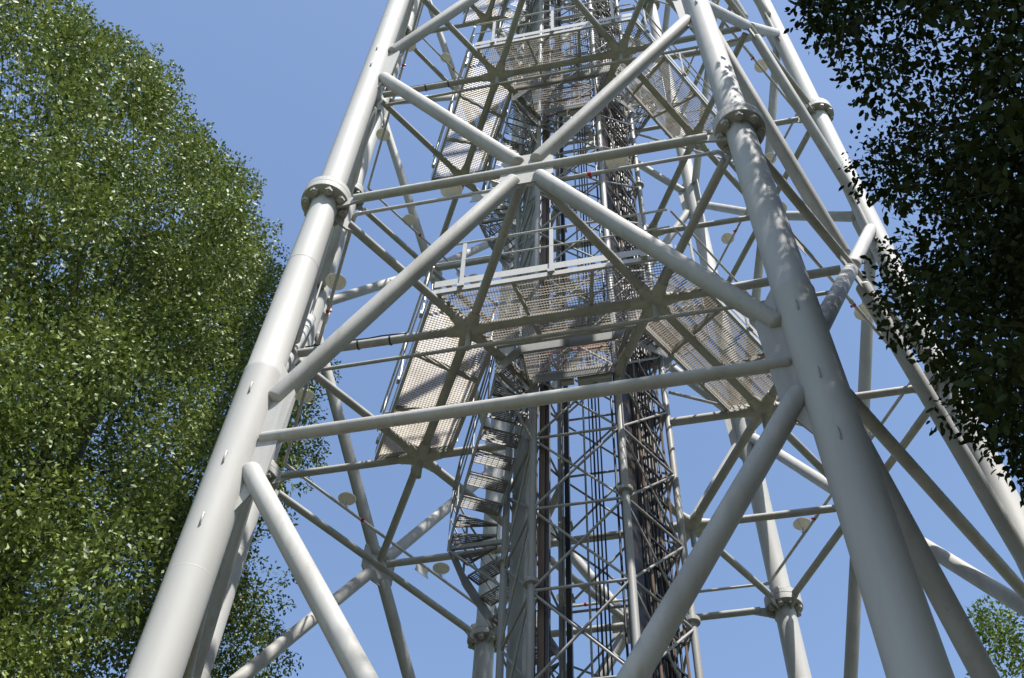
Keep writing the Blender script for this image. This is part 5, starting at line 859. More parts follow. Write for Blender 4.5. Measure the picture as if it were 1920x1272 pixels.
CL_DARK = [176,-151,239,6,167,-55,209,13,75,-193,253,13,119,-168,210,12,98,-213,209,8,156,-126,192,7,120,-255,235,11,113,-208,255,13,97,-168,299,8,129,-133,293,11,132,-270,273,8,131,-239,162,11,145,-151,356,8,155,-157,131,9,97,-161,110,11,162,-203,107,9,168,-96,187,9,162,-179,357,6,102,-160,220,7,121,-180,375,11,206,-229,277,14,194,-129,319,7,136,-228,271,13,177,-153,108,6,184,-179,193,13,175,-182,240,9,117,-82,175,12,113,-160,310,7,88,-76,246,11,90,-117,334,13,130,-165,246,6,114,-170,322,12,108,-82,197,6,166,-174,160,13,132,-204,135,10,171,-124,304,13,92,-173,211,6,123,-90,241,8,102,-107,260,9,112,-134,262,8,109,-168,173,13,150,-226,234,12,88,-194,191,13,172,-83,273,9,96,-164,90,8,129,-156,281,10,108,-176,156,6,188,-159,211,14,112,-130,365,13,178,-142,199,10,125,-192,222,11,80,-145,196,8,119,-95,320,12,143,-211,286,6,137,-237,174,6,129,-195,237,13,70,-152,266,5,120,-134,106,9,146,-129,154,14,93,-89,249,12,161,-178,90,6,166,-105,155,10,121,-214,185,8,198,-157,148,6,191,-219,276,7,174,-137,93,11,131,-194,352,12,83,-179,308,6,140,-155,232,7,106,-132,201,10,139,-216,271,10,160,-191,250,12,102,-138,229,9,133,-139,270,12,199,-178,147,13,117,-190,243,9,102,-171,236,13,139,-92,282,14,142,-190,356,10,164,-189,287,7,118,-149,232,12,146,-159,185,7,103,-201,215,11,154,-211,138,13,145,-171,76,11,146,-107,113,7,158,-244,286,9,116,-107,239,10,149,-116,292,6,126,-163,261,7,199,-190,289,8,153,-226,304,8,155,-158,138,6,129,-206,269,7,157,-146,189,7,146,-158,88,6,97,-140,279,6,127,-76,285,9,128,-93,312,13,210,-182,195,6,204,-152,201,12,129,-201,349,9,78,-201,178,6,225,-173,213,8,115,-186,261,12,124,-100,308,8,100,-176,372,7,128,-122,328,14,117,-177,220,11,90,-69,265,9,158,-104,176,9,152,-92,172,9,130,-190,318,6,150,-169,236,6,140,-103,205,9,137,-172,117,13,194,-152,344,10,118,-112,328,9,75,-136,157,7,115,-226,227,7,173,-171,283,13,146,-93,245,6,123,-167,180,10,69,-137,165,7,179,-263,225,8,79,-144,121,5,83,-197,288,6,106,-154,169,10,192,-99,249,9,189,-244,156,13,210,-192,226,7,170,-133,336,10,198,-144,294,12,136,-156,185,6,164,-151,288,10,150,-202,262,12,179,-146,259,14,132,-149,146,12,188,-154,316,7,138,-169,274,11,77,-193,332,9,143,-113,137,10,140,-197,315,7,177,-119,186,7,184,-201,179,8,143,-140,113,7,179,-101,183,8,99,-207,197,6,93,-148,278,8,134,-257,259,10,200,-158,294,6,184,-192,231,6,150,-105,134,11,157,-154,267,7,146,-99,330,13,125,-135,330,13,207,-185,218,7,138,-75,167,13,76,-200,211,11,196,-193,203,13,143,-204,369,6,159,-144,153,11,187,-129,220,14,108,-177,313,10,161,-182,176,10,135,-107,286,8,163,-168,202,7,129,-178,270,6,167,-89,119,8,130,-81,215,6,116,-158,226,12,159,-195,317,10,213,-168,207,11,212,-184,237,6,168,-66,206,11,167,-214,194,14,135,-206,232,8,140,-109,192,11,138,-229,134,7,88,-160,336,11,158,-69,267,12,163,-114,249,8,87,-187,270,7,163,-85,186,7,157,-256,245,9,121,-194,231,8,76,-166,318,6,107,-186,250,12,146,-245,264,6,173,-184,274,10,154,-194,297,13,103,-141,172,11,179,-236,327,12,100,-161,120,7,200,-175,185,6,141,-157,177,10,161,-236,151,7,111,-166,133,7,122,-155,243,11,136,-225,220,9,89,-140,210,11,113,-190,145,7,128,-237,190,7,190,-185,261,6,143,-66,276,12,185,-196,125,6,125,-104,258,11,155,-245,250,12,128,-211,341,11,168,-239,231,8,116,-173,225,6,72,-185,141,6,139,-245,111,4,157,-119,91,9,165,-172,339,12,211,-175,171,6,154,-277,193,13,194,-173,287,9,190,-118,200,7,210,-190,269,8,117,-201,93,8,124,-146,170,11,176,-174,340,8,153,-117,238,14,88,-100,225,8,175,-128,299,7,113,-192,179,11,197,-127,182,6,147,-180,136,7,88,-139,232,9,103,-151,133,11,99,-133,245,7,210,-160,314,10,169,-244,263,7,133,-129,188,9,182,-211,335,6,122,-176,243,8,115,-173,278,14,165,-223,327,7,93,-169,131,8,100,-186,175,7,149,-177,219,13,129,-156,242,7,188,-103,283,6,123,-156,194,12,127,-267,204,7,161,-162,139,6,174,-200,237,8,180,-163,188,11,217,-173,267,12,164,-122,127,6,172,-208,276,7,98,-198,170,6,67,-149,178,3,199,-125,214,6,169,-211,211,8,103,-142,294,10,85,-124,166,7,159,-56,251,10,141,-69,289,9,135,-174,215,8,145,-159,342,12,137,-144,248,9,117,-112,294,6,158,-267,294,10,157,-161,79,8,206,-126,298,6,133,-154,138,6,178,-71,197,12,136,-220,350,9,94,-125,142,6,107,-162,372,9,128,-107,208,7,99,-72,194,6,106,-132,212,6,109,-205,226,8,94,-122,160,12,150,-47,184,8,129,-46,254,10,125,-159,206,6,138,-131,342,6,103,-226,231,6,129,-144,338,9,177,-127,240,14,192,-116,242,8,194,-181,170,11,122,-211,290,9,133,-173,172,13,151,-192,140,9,133,-259,144,8,84,-83,257,5,123,-187,345,10,94,-181,216,6,146,-136,168,6,172,-58,183,9,174,-154,148,9,86,-145,132,7,121,-125,294,12,190,-137,207,8,168,-154,320,7,143,-142,202,7,110,-222,345,8,118,-119,150,7,97,-215,178,9,127,-202,287,7,170,-138,177,6,151,-161,164,8,121,-213,141,12,145,-188,123,7,150,-221,262,10,99,-135,115,7,143,-160,323,8,81,-177,294,14,95,-164,103,6,102,-225,182,9,87,-133,143,11,119,-233,265,6,119,-149,201,6,130,-175,248,7,99,-233,182,7,123,-124,132,11,123,-227,244,8,150,-147,269,7,115,-110,171,10,101,-56,219,6,181,-80,175,7,139,-269,230,9,155,-128,218,13,135,-184,240,6,152,-76,311,14,220,-186,196,8,190,-135,135,7,140,-136,350,8,101,-163,240,8,216,-147,176,13,89,-196,255,9,165,-237,337,9,205,-120,278,14,189,-246,262,7,107,-219,230,8,130,-257,193,14,161,-141,230,6,149,-69,184,10,95,-213,194,6,141,-180,320,14,148,-245,134,10,153,-190,175,9,109,-111,213,8,121,-211,250,8,112,-218,309,7,139,-188,158,13,115,-190,213,14,89,-145,253,8,148,-215,161,7,87,-122,179,9,74,-203,230,6,164,-124,236,7,141,-106,129,9,125,-174,235,7,118,-193,283,8,85,-202,117,13,124,-196,288,7,107,-196,176,6,159,-207,194,8,119,-177,197,6,178,-141,211,10,158,-189,333,14,159,-217,201,7,162,-81,212,12,139,-156,164,6,125,-142,239,6,145,-229,351,8,148,-215,320,8,110,-183,230,7,141,-194,234,6,161,-152,352,13,100,-156,327,8,168,-145,223,10,145,-237,349,9,200,-172,118,14,98,-196,225,12,167,-190,268,10,92,-183,287,8,162,-250,147,14,122,-102,141,7,111,-122,230,9,84,-169,241,8,186,-206,201,8,168,-217,222,12,115,-91,232,6,105,-78,263,8,167,-145,302,8,137,-207,116,8,111,-183,83,8,87,-142,164,8,184,-207,189,11,169,-193,107,7,95,-162,223,6,152,-180,206,8,155,-193,200,7,149,-180,242,11,153,-137,357,6,140,-104,307,12,113,-166,286,8,203,-233,223,10,89,-185,120,12,210,-191,218,7,153,-190,270,11,186,-74,253,8,120,-242,304,6,99,-113,183,10,79,-194,176,7,153,-107,183,7,190,-108,158,13,148,-169,272,7,150,-149,302,6,123,-184,289,7,147,-118,213,6,190,-151,237,10,143,-169,244,8,175,-163,292,7,94,-134,266,13,125,-161,304,11,183,-87,194,12,131,-197,125,14,92,-182,303,7,177,-232,263,10,129,-118,223,8,150,-140,133,11,86,-63,267,5,96,-135,366,13,85,-166,170,13,100,-174,258,7,182,-201,208,9,104,-174,212,8,185,-129,341,7,127,-153,288,7,204,-108,164,11,126,-75,209,9,157,-119,221,7,142,-188,177,7,111,-159,239,8,90,-164,273,6,194,-196,275,12,153,-69,244,13,148,-152,149,10,116,-66,227,9,151,-146,167,6,103,-227,204,10,146,-211,265,9,186,-94,309,7,165,-113,269,11,123,-72,168,5,157,-183,235,7,182,-191,125,6,211,-220,272,11,151,-104,214,13,116,-175,266,11,120,-146,133,6,163,-203,296,10,135,-145,322,8,136,-153,279,6,216,-206,184,14,173,-215,244,7,118,-172,100,9,115,-216,179,7,114,-177,309,7,127,-183,203,9,196,-130,325,7,145,-220,110,10,170,-187,205,6,176,-137,159,11,123,-173,269,7,185,-215,191,8,169,-142,244,9,173,-175,161,7,161,-179,194,6,108,-213,286,11,152,-122,299,10,111,-89,294,7,137,-198,296,7,145,-112,238,8,217,-122,262,7,152,-59,291,10,85,-184,227,11,110,-132,159,8,94,-138,202,9,127,-183,127,7,88,-173,179,6,142,-190,369,6,162,-141,112,11,166,-155,237,10,162,-189,148,9,223,-178,228,11,140,-209,221,11,150,-227,255,8,133,-68,262,8,80,-181,151,11,79,-159,121,8,154,-266,307,8,143,-256,214,11,95,-100,167,6,172,-89,205,9,158,-155,340,9,108,-114,367,10,122,-90,259,12,128,-186,214,7,111,-126,321,9,148,-175,175,8,208,-103,232,9,77,-194,229,9,182,-132,309,9,77,-144,183,10,125,-193,300,12,71,-156,200,6,137,-47,247,9,117,-253,267,6,193,-155,253,6,182,-230,145,8,102,-216,141,6,156,-110,328,12,190,-130,248,8,95,-192,298,11,127,-75,176,7,127,-170,300,7,190,-223,149,9,137,-188,250,6,182,-173,124,14,128,-210,358,12,204,-135,263,6,184,-118,268,8,211,-229,247,13,145,-174,87,13,209,-161,194,7,143,-228,166,12,159,-246,189,8,131,-225,178,13,125,-195,130,6,120,-233,338,6,182,-156,176,6,170,-74,287,9,136,-249,128,9,120,-176,93,7,170,-134,310,8,167,-206,249,7,152,-204,183,13,172,-208,121,6,209,-142,268,8,98,-199,208,6,106,-223,138,7,178,-101,307,7,151,-196,208,7,86,-146,172,6,116,-183,207,10,161,-256,199,9,192,-115,180,6,148,-148,241,9,144,-129,106,9,178,-245,288,10,159,-208,201,8,74,-151,247,6,158,-86,284,9,107,-134,141,10,136,-160,247,8,187,-170,126,7,84,-142,274,9,220,-156,239,7,105,-209,333,7,121,-112,357,6,155,-195,147,8,186,-83,304,12,155,-135,238,10,102,-123,231,7,115,-160,272,11,180,-252,212,7,152,-172,148,6,130,-138,204,8,112,-198,210,7,97,-122,127,3,96,-206,132,11,168,-69,281,9,203,-140,227,9,130,-116,264,8,88,-91,232,9,112,-240,213,11,118,-50,217,8,157,-168,265,11,140,-187,187,7,183,-156,266,6,93,-158,183,7,98,-154,363,7,143,-172,235,6,90,-205,223,11,113,-135,314,7,155,-208,309,7,182,-107,199,11,160,-97,122,11,143,-105,243,9,225,-148,225,6,175,-122,229,7,91,-204,246,11,175,-95,202,8,125,-139,219,13,134,-130,249,9,131,-230,284,11,203,-90,200,11,141,-120,237,6,172,-119,333,13,160,-177,188,6,180,-194,250,14,120,-162,298,9,146,-247,321,10,184,-164,173,9,117,-75,331,11,118,-207,270,10,184,-179,152,7,110,-165,212,9,127,-168,195,10,171,-217,311,12,128,-134,152,7,164,-185,257,7,165,-227,301,7,196,-145,322,12,176,-131,349,10,84,-141,309,14,136,-229,101,12,138,-188,279,6,115,-119,344,13,194,-123,287,7,164,-231,243,8,124,-228,237,8,72,-163,227,9,139,-245,199,8,110,-114,237,6,160,-136,191,8,190,-229,207,14,185,-174,233,11,113,-145,233,6,136,-45,234,7,126,-148,264,6,178,-198,157,11,139,-189,101,12,173,-260,296,13,100,-234,298,10,130,-143,245,6,115,-247,251,6,124,-137,310,9,119,-225,169,9,122,-207,151,10,104,-103,217,11,149,-107,108,6,134,-228,190,6,188,-257,195,12,99,-72,247,9,132,-109,176,9,138,-104,155,6,168,-177,182,7,130,-101,168,6,100,-150,259,12,138,-136,278,8,146,-130,216,7,159,-209,218,7,163,-215,233,7,148,-269,269,8,89,-192,338,6,108,-229,199,6,119,-170,342,6,200,-224,155,8,146,-160,246,7,74,-139,288,5,201,-173,295,10,117,-238,181,9,78,-137,267,6,184,-163,315,8,153,-78,170,6,217,-183,182,6,143,-272,297,8,151,-183,265,8,149,-238,249,10,119,-91,296,6,131,-213,148,12,133,-227,213,8,213,-156,262,9,191,-183,298,6,113,-201,220,6,86,-168,300,11,127,-147,378,8,109,-206,189,12,130,-132,165,12,116,-139,192,9,193,-94,275,12,122,-149,320,6,143,-240,232,7,128,-102,194,10,160,-125,363,6,198,-174,269,10,169,-178,331,7,138,-201,283,6,159,-143,201,12,115,-136,172,12,130,-64,221,12,169,-161,281,11,107,-168,194,7,120,-168,239,6,148,-157,221,12,112,-148,208,8,169,-130,186,6,151,-163,150,7,138,-235,311,7,106,-135,284,11,111,-180,177,8,113,-70,209,10,143,-249,291,7,79,-193,219,6,147,-118,257,8,118,-61,196,8,144,-133,161,6,123,-156,358,7,148,-133,145,8,144,-157,121,7,111,-145,171,7,175,-139,233,12,129,-140,185,7,195,-102,181,12,145,-131,288,14,122,-198,169,11,157,-147,302,6,129,-146,98,9,194,-173,222,7,93,-183,158,6,152,-106,151,13,141,-168,260,6,91,-210,288,11,100,-201,330,8,98,-212,259,14,96,-88,238,11,180,-200,190,6,123,-80,201,11,95,-165,366,11,158,-161,221,7,95,-149,105,6,69,-156,230,7,172,-265,264,9,150,-165,116,6,135,-98,361,11,135,-166,172,7,118,-181,253,6,148,-158,211,6,123,-228,217,7,205,-169,288,8,76,-207,269,9,123,-186,148,11,124,-110,349,9,115,-179,155,6,189,-224,181,6,153,-235,165,10,183,-227,238,8,155,-200,139,7,120,-208,190,7,134,-231,345,12,186,-172,247,11,88,-215,207,8,181,-245,245,10,177,-154,332,6,133,-204,249,14,108,-100,267,9,159,-177,210,7,91,-211,240,10,166,-183,180,7,139,-215,364,6,136,-145,236,9,126,-158,252,7,100,-143,207,7,119,-135,344,7,118,-211,235,11,111,-115,247,6,111,-155,339,6,85,-205,323,10,117,-135,245,12,161,-186,215,7,147,-194,189,6,142,-228,227,11,149,-118,371,7,159,-216,180,10,179,-152,196,9,93,-156,95,4,102,-210,101,9,124,-69,289,8,136,-208,353,7,131,-131,261,10,121,-195,213,6,90,-123,223,6,78,-138,242,7,162,-182,303,13,62,-186,249,3,124,-167,254,8,184,-117,280,7,175,-122,161,7,152,-114,339,11,192,-90,199,10,166,-220,256,11,126,-203,149,6,119,-248,330,10,176,-110,233,10,185,-211,170,13,198,-116,250,11,117,-65,263,7,127,-159,125,13,136,-84,239,11,127,-115,271,6,198,-240,256,13,162,-211,325,10,133,-104,350,7,69,-192,241,6,133,-124,123,11,196,-149,335,8,130,-221,154,8,70,-153,133,6,97,-186,207,8,166,-110,172,7,98,-195,243,8,101,-160,158,12,132,-191,171,6,183,-132,174,6,150,-188,249,9,136,-242,135,7,162,-130,121,6,155,-262,190,6,200,-124,132,9,138,-174,135,11,166,-276,206,6,157,-103,278,11,88,-208,173,6,188,-155,281,7,139,-168,238,8,174,-185,166,12,85,-211,246,6,102,-89,287,9,123,-185,161,9,101,-153,198,8,105,-170,245,7,60,-188,223,5,125,-78,226,14,143,-141,181,10,123,-96,216,8,175,-238,278,13,108,-97,244,12,163,-108,286,10,98,-225,196,7,150,-258,293,6,153,-59,236,9,84,-150,107,4,124,-126,175,6,180,-230,217,8,159,-218,143,9,169,-201,225,6,156,-131,102,7,185,-125,266,7,116,-215,136,6,91,-145,311,8,99,-131,299,6,165,-154,265,7,133,-124,279,6,128,-257,124,8,93,-125,171,10,181,-147,156,6,161,-104,235,7,171,-176,262,13,145,-75,251,12,191,-204,240,8,132,-165,91,8,144,-234,206,13,192,-187,254,8,170,-191,261,6,123,-176,298,7,99,-58,233,11,84,-214,344,8,156,-247,215,9,105,-225,158,9,85,-216,304,8,150,-235,174,10,96,-171,286,7,87,-116,153,6,171,-60,236,6,153,-156,178,9,164,-251,291,7,151,-230,215,12,113,-166,184,10,150,-275,246,13,145,-189,209,8,168,-168,350,10,144,-245,145,8,120,-97,165,7,153,-175,316,9,98,-103,249,8,123,-89,196,10,107,-155,249,7,112,-141,370,11,207,-132,190,6,114,-227,327,12,107,-75,303,14,112,-151,122,8,105,-86,168,6,91,-146,187,8,148,-260,157,7,188,-204,279,7,138,-143,71,8,209,-193,236,10,147,-203,125,13,116,-140,258,6,220,-183,237,9,73,-138,251,3,157,-171,143,6,154,-167,73,7,160,-218,227,7,108,-210,138,7,99,-156,247,6,123,-222,93,12,79,-115,201,6,120,-195,312,12,147,-115,100,6,192,-186,181,6,153,-193,222,14,155,-133,260,6,166,-198,309,7,120,-175,187,9,80,-133,184,12,145,-150,130,7,69,-171,313,6,115,-117,217,6,114,-184,189,7,131,-181,224,8,138,-247,164,9,213,-111,199,8,171,-165,166,6,162,-138,79,10,73,-187,167,8,165,-184,229,6,89,-184,189,8,75,-159,110,10,103,-166,188,6,198,-172,198,14,86,-198,243,6,174,-155,255,7,100,-180,350,13,160,-120,259,10,189,-161,350,12,133,-142,109,10,134,-46,210,6,165,-208,341,8,195,-89,226,6,96,-113,206,8,139,-267,205,9,157,-141,184,6,129,-140,284,10,151,-190,89,14,167,-90,241,13,95,-84,297,13,100,-146,267,9,96,-176,313,11,147,-212,195,11,138,-121,214,9,134,-74,281,8,202,-237,176,14,170,-218,228,6,157,-203,315,7,160,-256,163,7,197,-110,236,7,102,-63,215,7,160,-120,279,12,189,-104,297,12,153,-238,318,13,150,-260,311,7,100,-127,292,6,155,-69,186,6,93,-169,269,7,119,-200,280,7,118,-140,186,6,134,-165,292,7,152,-170,230,6,136,-112,240,8,150,-63,308,11,103,-122,152,9,131,-150,348,7,130,-180,277,7,216,-138,241,10,172,-227,281,11,140,-178,298,6,157,-259,147,10,146,-63,245,6,168,-242,175,11,146,-163,255,6,66,-156,234,4,148,-82,214,8,208,-217,184,7,169,-230,200,9,155,-119,162,6,145,-118,280,7,164,-216,261,6,146,-91,204,9,116,-147,252,10,187,-140,302,7,177,-103,208,6,149,-209,251,8,149,-103,317,6,153,-156,360,6,179,-215,284,7,94,-217,223,7,91,-148,115,11,80,-113,247,7,171,-101,257,10,197,-154,311,9,100,-101,186,10,132,-128,94,6,119,-100,269,7,177,-221,177,9,86,-180,116,8,144,-202,205,7,172,-136,258,10,177,-162,223,11,101,-137,189,7,105,-123,173,8,116,-235,278,8,140,-159,311,6,118,-251,205,8,149,-144,100,6,86,-117,313,11,152,-126,242,9,175,-219,214,7,154,-174,159,11,166,-155,105,8,124,-216,273,10,170,-87,225,10,143,-97,223,10,91,-100,274,7,94,-173,149,7,158,-100,149,6,76,-131,292,6,143,-228,178,8,123,-42,244,11,209,-170,194,7,168,-116,118,9,93,-168,323,10,153,-271,237,6,215,-135,203,10,95,-111,219,11,112,-209,115,7,153,-135,295,8,105,-193,105,10,120,-235,145,7,157,-87,230,6,203,-220,212,6,160,-147,167,7,203,-137,324,7,140,-122,168,7,153,-137,94,8,167,-149,218,6,97,-178,103,12,198,-96,170,13,172,-132,287,13,135,-132,239,8,173,-225,266,8,138,-147,260,8,124,-236,197,7,102,-118,127,4,125,-204,201,12,117,-153,138,10,178,-87,252,9,191,-174,149,7,142,-179,306,8,130,-129,200,8,138,-153,253,8,142,-86,144,7,95,-175,195,9,219,-159,172,13,198,-207,319,8,136,-211,179,9,200,-125,197,9,158,-197,129,6,143,-176,152,6,94,-63,218,3,110,-114,276,7,132,-173,153,6,144,-217,334,9,135,-151,217,7,138,-178,257,6,158,-138,363,9,181,-260,245,7,149,-112,128,9,109,-185,199,6,104,-170,296,7,148,-177,184,8,157,-103,220,10,73,-162,294,6,196,-219,137,6,73,-184,185,11,96,-187,134,10,109,-149,186,6,171,-248,268,6,124,-126,230,11,166,-256,178,10,130,-67,295,10,138,-62,217,6,109,-159,266,6,99,-100,320,6,131,-194,218,6,148,-228,314,7,186,-118,235,7,173,-177,272,7,152,-164,316,9,163,-89,112,5,141,-189,78,7,139,-204,272,9,95,-155,282,6,181,-125,122,9,118,-219,227,8,68,-198,301,4,106,-160,294,10,158,-174,124,14,105,-185,141,9,155,-99,195,11,140,-235,169,6,130,-91,273,6,144,-220,281,11,130,-117,109,7,80,-165,160,10,174,-154,270,8,135,-210,250,6,100,-162,340,13,116,-102,351,9,209,-128,171,7,113,-126,332,8,136,-148,159,10,99,-93,264,9,112,-82,239,11,85,-105,178,6,112,-165,198,8,93,-124,276,8,187,-206,225,7,147,-145,221,6,188,-242,207,7,120,-173,71,12,192,-116,275,8,175,-170,266,8,154,-139,252,6,75,-158,249,7,138,-170,288,8,162,-197,251,7,157,-106,159,9,114,-220,206,7,85,-174,264,7,190,-237,169,10,74,-154,286,8,77,-176,202,8,186,-87,217,6,141,-179,189,7,192,-117,164,10,95,-126,309,7,161,-250,259,8,102,-138,341,7,110,-60,231,6,156,-163,254,7,125,-225,338,9,182,-243,235,10,128,-82,167,9,167,-209,114,7,167,-95,132,7,126,-159,369,11,133,-142,197,9,112,-177,239,9,87,-204,266,12,193,-81,188,9,153,-219,244,10,194,-152,262,9,159,-73,153,11,101,-119,199,12,122,-105,231,10,123,-89,178,6,106,-236,240,9,74,-140,263,5,128,-227,265,7,131,-218,238,6,198,-112,226,6,177,-212,229,6,161,-267,271,12,118,-91,172,7,173,-170,231,8,156,-279,234,9,186,-165,200,7,145,-235,282,9,129,-155,214,7,73,-164,266,9,87,-138,340,13,117,-242,265,7,154,-151,289,6,110,-176,289,12,152,-132,125,9,123,-150,312,8,179,-147,119,11,146,-118,184,7,158,-146,332,7,106,-88,191,7,128,-248,166,11,125,-65,313,11,82,-143,144,6,151,-102,244,6,187,-197,307,6,195,-204,303,12,92,-159,148,7,130,-190,370,8,96,-151,221,6,108,-79,183,6,83,-109,254,7,127,-108,131,6,160,-224,162,7,191,-197,155,6,75,-117,197,6,119,-194,108,12,112,-79,285,12,110,-172,352,8,111,-98,149,7,174,-208,181,11,143,-102,278,8,186,-145,248,8,168,-251,212,6,123,-191,256,7,117,-160,146,8,107,-82,321,6,110,-210,215,8,91,-179,142,6,161,-227,209,9,126,-83,247,7,101,-192,123,6,63,-188,253,4,77,-198,309,8,151,-187,257,7,133,-95,251,12,132,-184,155,9,138,-245,308,6,118,-123,225,7,106,-146,149,6,208,-178,265,6,187,-171,297,8,117,-238,126,7,86,-199,202,9,126,-176,166,9,164,-199,367,13,148,-169,201,10,178,-180,199,8,173,-144,278,6,141,-108,146,5,104,-108,158,9,134,-106,166,5,127,-140,181,11,102,-103,148,4,119,-125,164,5,112,-105,156,6,118,-94,164,5,102,-147,164,6,132,-113,148,9,114,-127,190,8,114,-124,120,9,108,-112,179,6,126,-100,146,7,99,-96,202,6,127,-120,211,8,120,-119,123,7,111,-96,160,6,97,-138,163,10,91,-83,187,4,102,-133,144,7,129,-97,191,8,114,-74,201,6,115,-115,157,8,130,-123,177,11,122,-80,195,6,110,-146,170,6,83,-102,204,8,73,-113,194,3,104,-130,189,9,101,-109,168,9,81,-107,176,5,109,-98,200,8,81,-112,182,6,131,-95,154,8,119,-108,182,9,96,-129,197,10,117,-136,149,6,111,-137,176,8,98,-143,177,9,119,-118,141,11,113,-141,181,6,111,-140,198,8,124,-118,175,5,139,-105,194,5,102,-109,138,3,105,-100,185,7,104,-144,194,5,99,-119,163,9,84,-120,153,9,92,-123,170,5,120,-94,217,9,95,-133,206,7,108,-84,207,5,87,-118,140,3,95,-126,211,6,114,-95,227,5,90,-131,148,5,135,-125,192,7,101,-138,172,6,96,-76,201,5,108,-83,193,5,120,-102,206,6,117,-147,159,10,91,-112,154,7,87,-101,171,5,112,-123,162,5,122,-83,166,8,93,-96,196,5,85,-125,199,10,108,-102,162,6,136,-124,155,7,101,-104,209,9,100,-92,196,7,106,-107,219,5,116,-125,201,5,97,-99,161,5,82,-101,174,3,109,-98,171,5,125,-100,196,6,98,-116,189,8,111,-116,136,6,88,-124,186,9,118,-104,136,6,109,-100,152,5,111,-117,173,5,124,-92,199,6,114,-100,141,5,100,-115,169,5,111,-74,196,5,98,-109,221,6,127,-72,186,6,119,-87,196,7,123,-86,185,6,112,-112,207,6,127,-106,129,9,126,-67,168,3,106,-147,156,5,78,-130,161,7,102,-88,181,6,98,-119,206,5,104,-114,151,7,97,-106,188,8,93,-133,122,6,111,-123,146,6,112,-104,170,6,105,-91,214,5,115,-106,166,5,111,-116,145,5,124,-114,203,6,95,-123,145,10,121,-132,129,9,98,-88,174,7,127,-84,201,6,96,-104,149,3,126,-103,215,8,113,-135,165,7,97,-100,174,5,128,-130,139,7,111,-138,134,11,133,-115,121,7,87,-114,190,8,101,-120,151,5,113,-110,214,5,98,-125,183,8,130,-112,172,6,102,-81,186,7,114,-69,177,5,95,-105,168,5,128,-129,199,7,101,-94,222,8,134,-78,155,8,113,-97,192,5,101,-142,160,5,132,-113,139,7,106,-134,155,9,89,-116,199,5,86,-108,186,5,91,-110,166,6,128,-83,150,5,95,-77,189,4,89,-124,161,6,123,-102,221,7,140,-104,185,7,105,-101,178,6,106,-112,197,7,115,-115,120,3,104,-73,191,6,124,-135,177,5,131,-95,143,6,117,-101,159,7,116,-116,189,5,130,-138,165,5,115,-137,127,7,82,-132,131,5,137,-119,193,6,94,-112,141,3,102,-135,161,5,106,-121,177,7,89,-131,130,5,92,-129,190,6,125,-92,155,6,95,-87,173,3,89,-77,207,4,99,-107,181,5,135,-94,167,10,104,-128,134,10,110,-79,181,7,108,-90,161,6,137,-102,147,5,125,-136,195,5,99,-118,181,6,126,-106,190,7,136,-102,123,5,117,-108,144,6,97,-97,159,3,82,-99,195,3,112,-84,220,6,123,-87,151,5,114,-93,147,3,116,-140,141,8,87,-107,205,5,93,-112,148,4,107,-118,163,5,107,-110,186,7,100,-114,144,6,123,-95,150,5,130,-99,168,5,85,-136,178,8,128,-82,173,5,99,-124,178,6,115,-127,178,9,96,-92,178,6,91,-100,216,5,121,-140,168,8,113,-111,162,6,85,-111,203,5,88,-119,170,5,118,-126,156,7,109,-92,153,4,107,-100,192,6,89,-118,149,5,129,-111,195,5,120,-120,169,5,103,-84,196,5,122,-75,180,5,107,-74,176,3,120,-70,175,5,88,-107,156,5,129,-123,130,8,80,-105,195,5,88,-102,160,3,100,-130,130,5,103,-129,124,5,93,-85,197,6,111,-117,192,5,118,-79,160,4,105,-96,157,5,123,-121,185,7,129,-117,153,5,139,-112,133,8,117,-134,169,5,121,-95,183,8,115,-88,156,5,89,-124,131,4,132,-101,134,6,103,-106,186,5,85,-137,158,5,101,-90,166,4,96,-109,162,5,90,-104,156,3,100,-76,216,9,100,-115,135,5,106,-107,170,5,119,-78,187,5,126,-106,157,6,125,-129,150,5,124,-99,138,7,104,-121,216,7,91,-111,178,5,108,-119,157,5,124,-108,212,6,118,-107,212,5,138,-122,144,8,103,-127,161,8,140,-112,156,8,116,-111,128,5,121,-90,210,5,119,-80,216,8,126,-89,145,5,93,-139,152,7,117,-94,152,5,120,-88,161,5,108,-115,129,6,115,-63,188,6,113,-93,169,5,122,-103,141,5,102,-125,155,5,122,-98,212,5,107,-91,176,6,115,-138,188,6,85,-136,193,5,109,-109,149,5,86,-90,204,5,97,-83,210,6,106,-89,200,5,99,-109,205,5,119,-121,206,5,110,-95,182,6,93,-104,178,5,113,-109,230,8,133,-121,161,7,125,-121,153,5,128,-125,144,7,122,-119,116,7,102,-138,187,8,117,-79,176,7,126,-98,162,6,100,-66,198,4,114,-122,183,6,95,-86,184,5,126,-96,132,2,79,-92,192,3,138,-96,145,5,130,-121,193,5,109,-91,210,5,86,-91,190,5,141,-120,171,8,113,-75,169,3,106,-135,178,6,112,-109,192,5,122,-114,179,5,132,-71,156,3,125,-101,176,7,107,-104,227,7,98,-100,217,5,102,-127,139,5,129,-111,180,5,104,-130,204,5,104,-83,213,7]
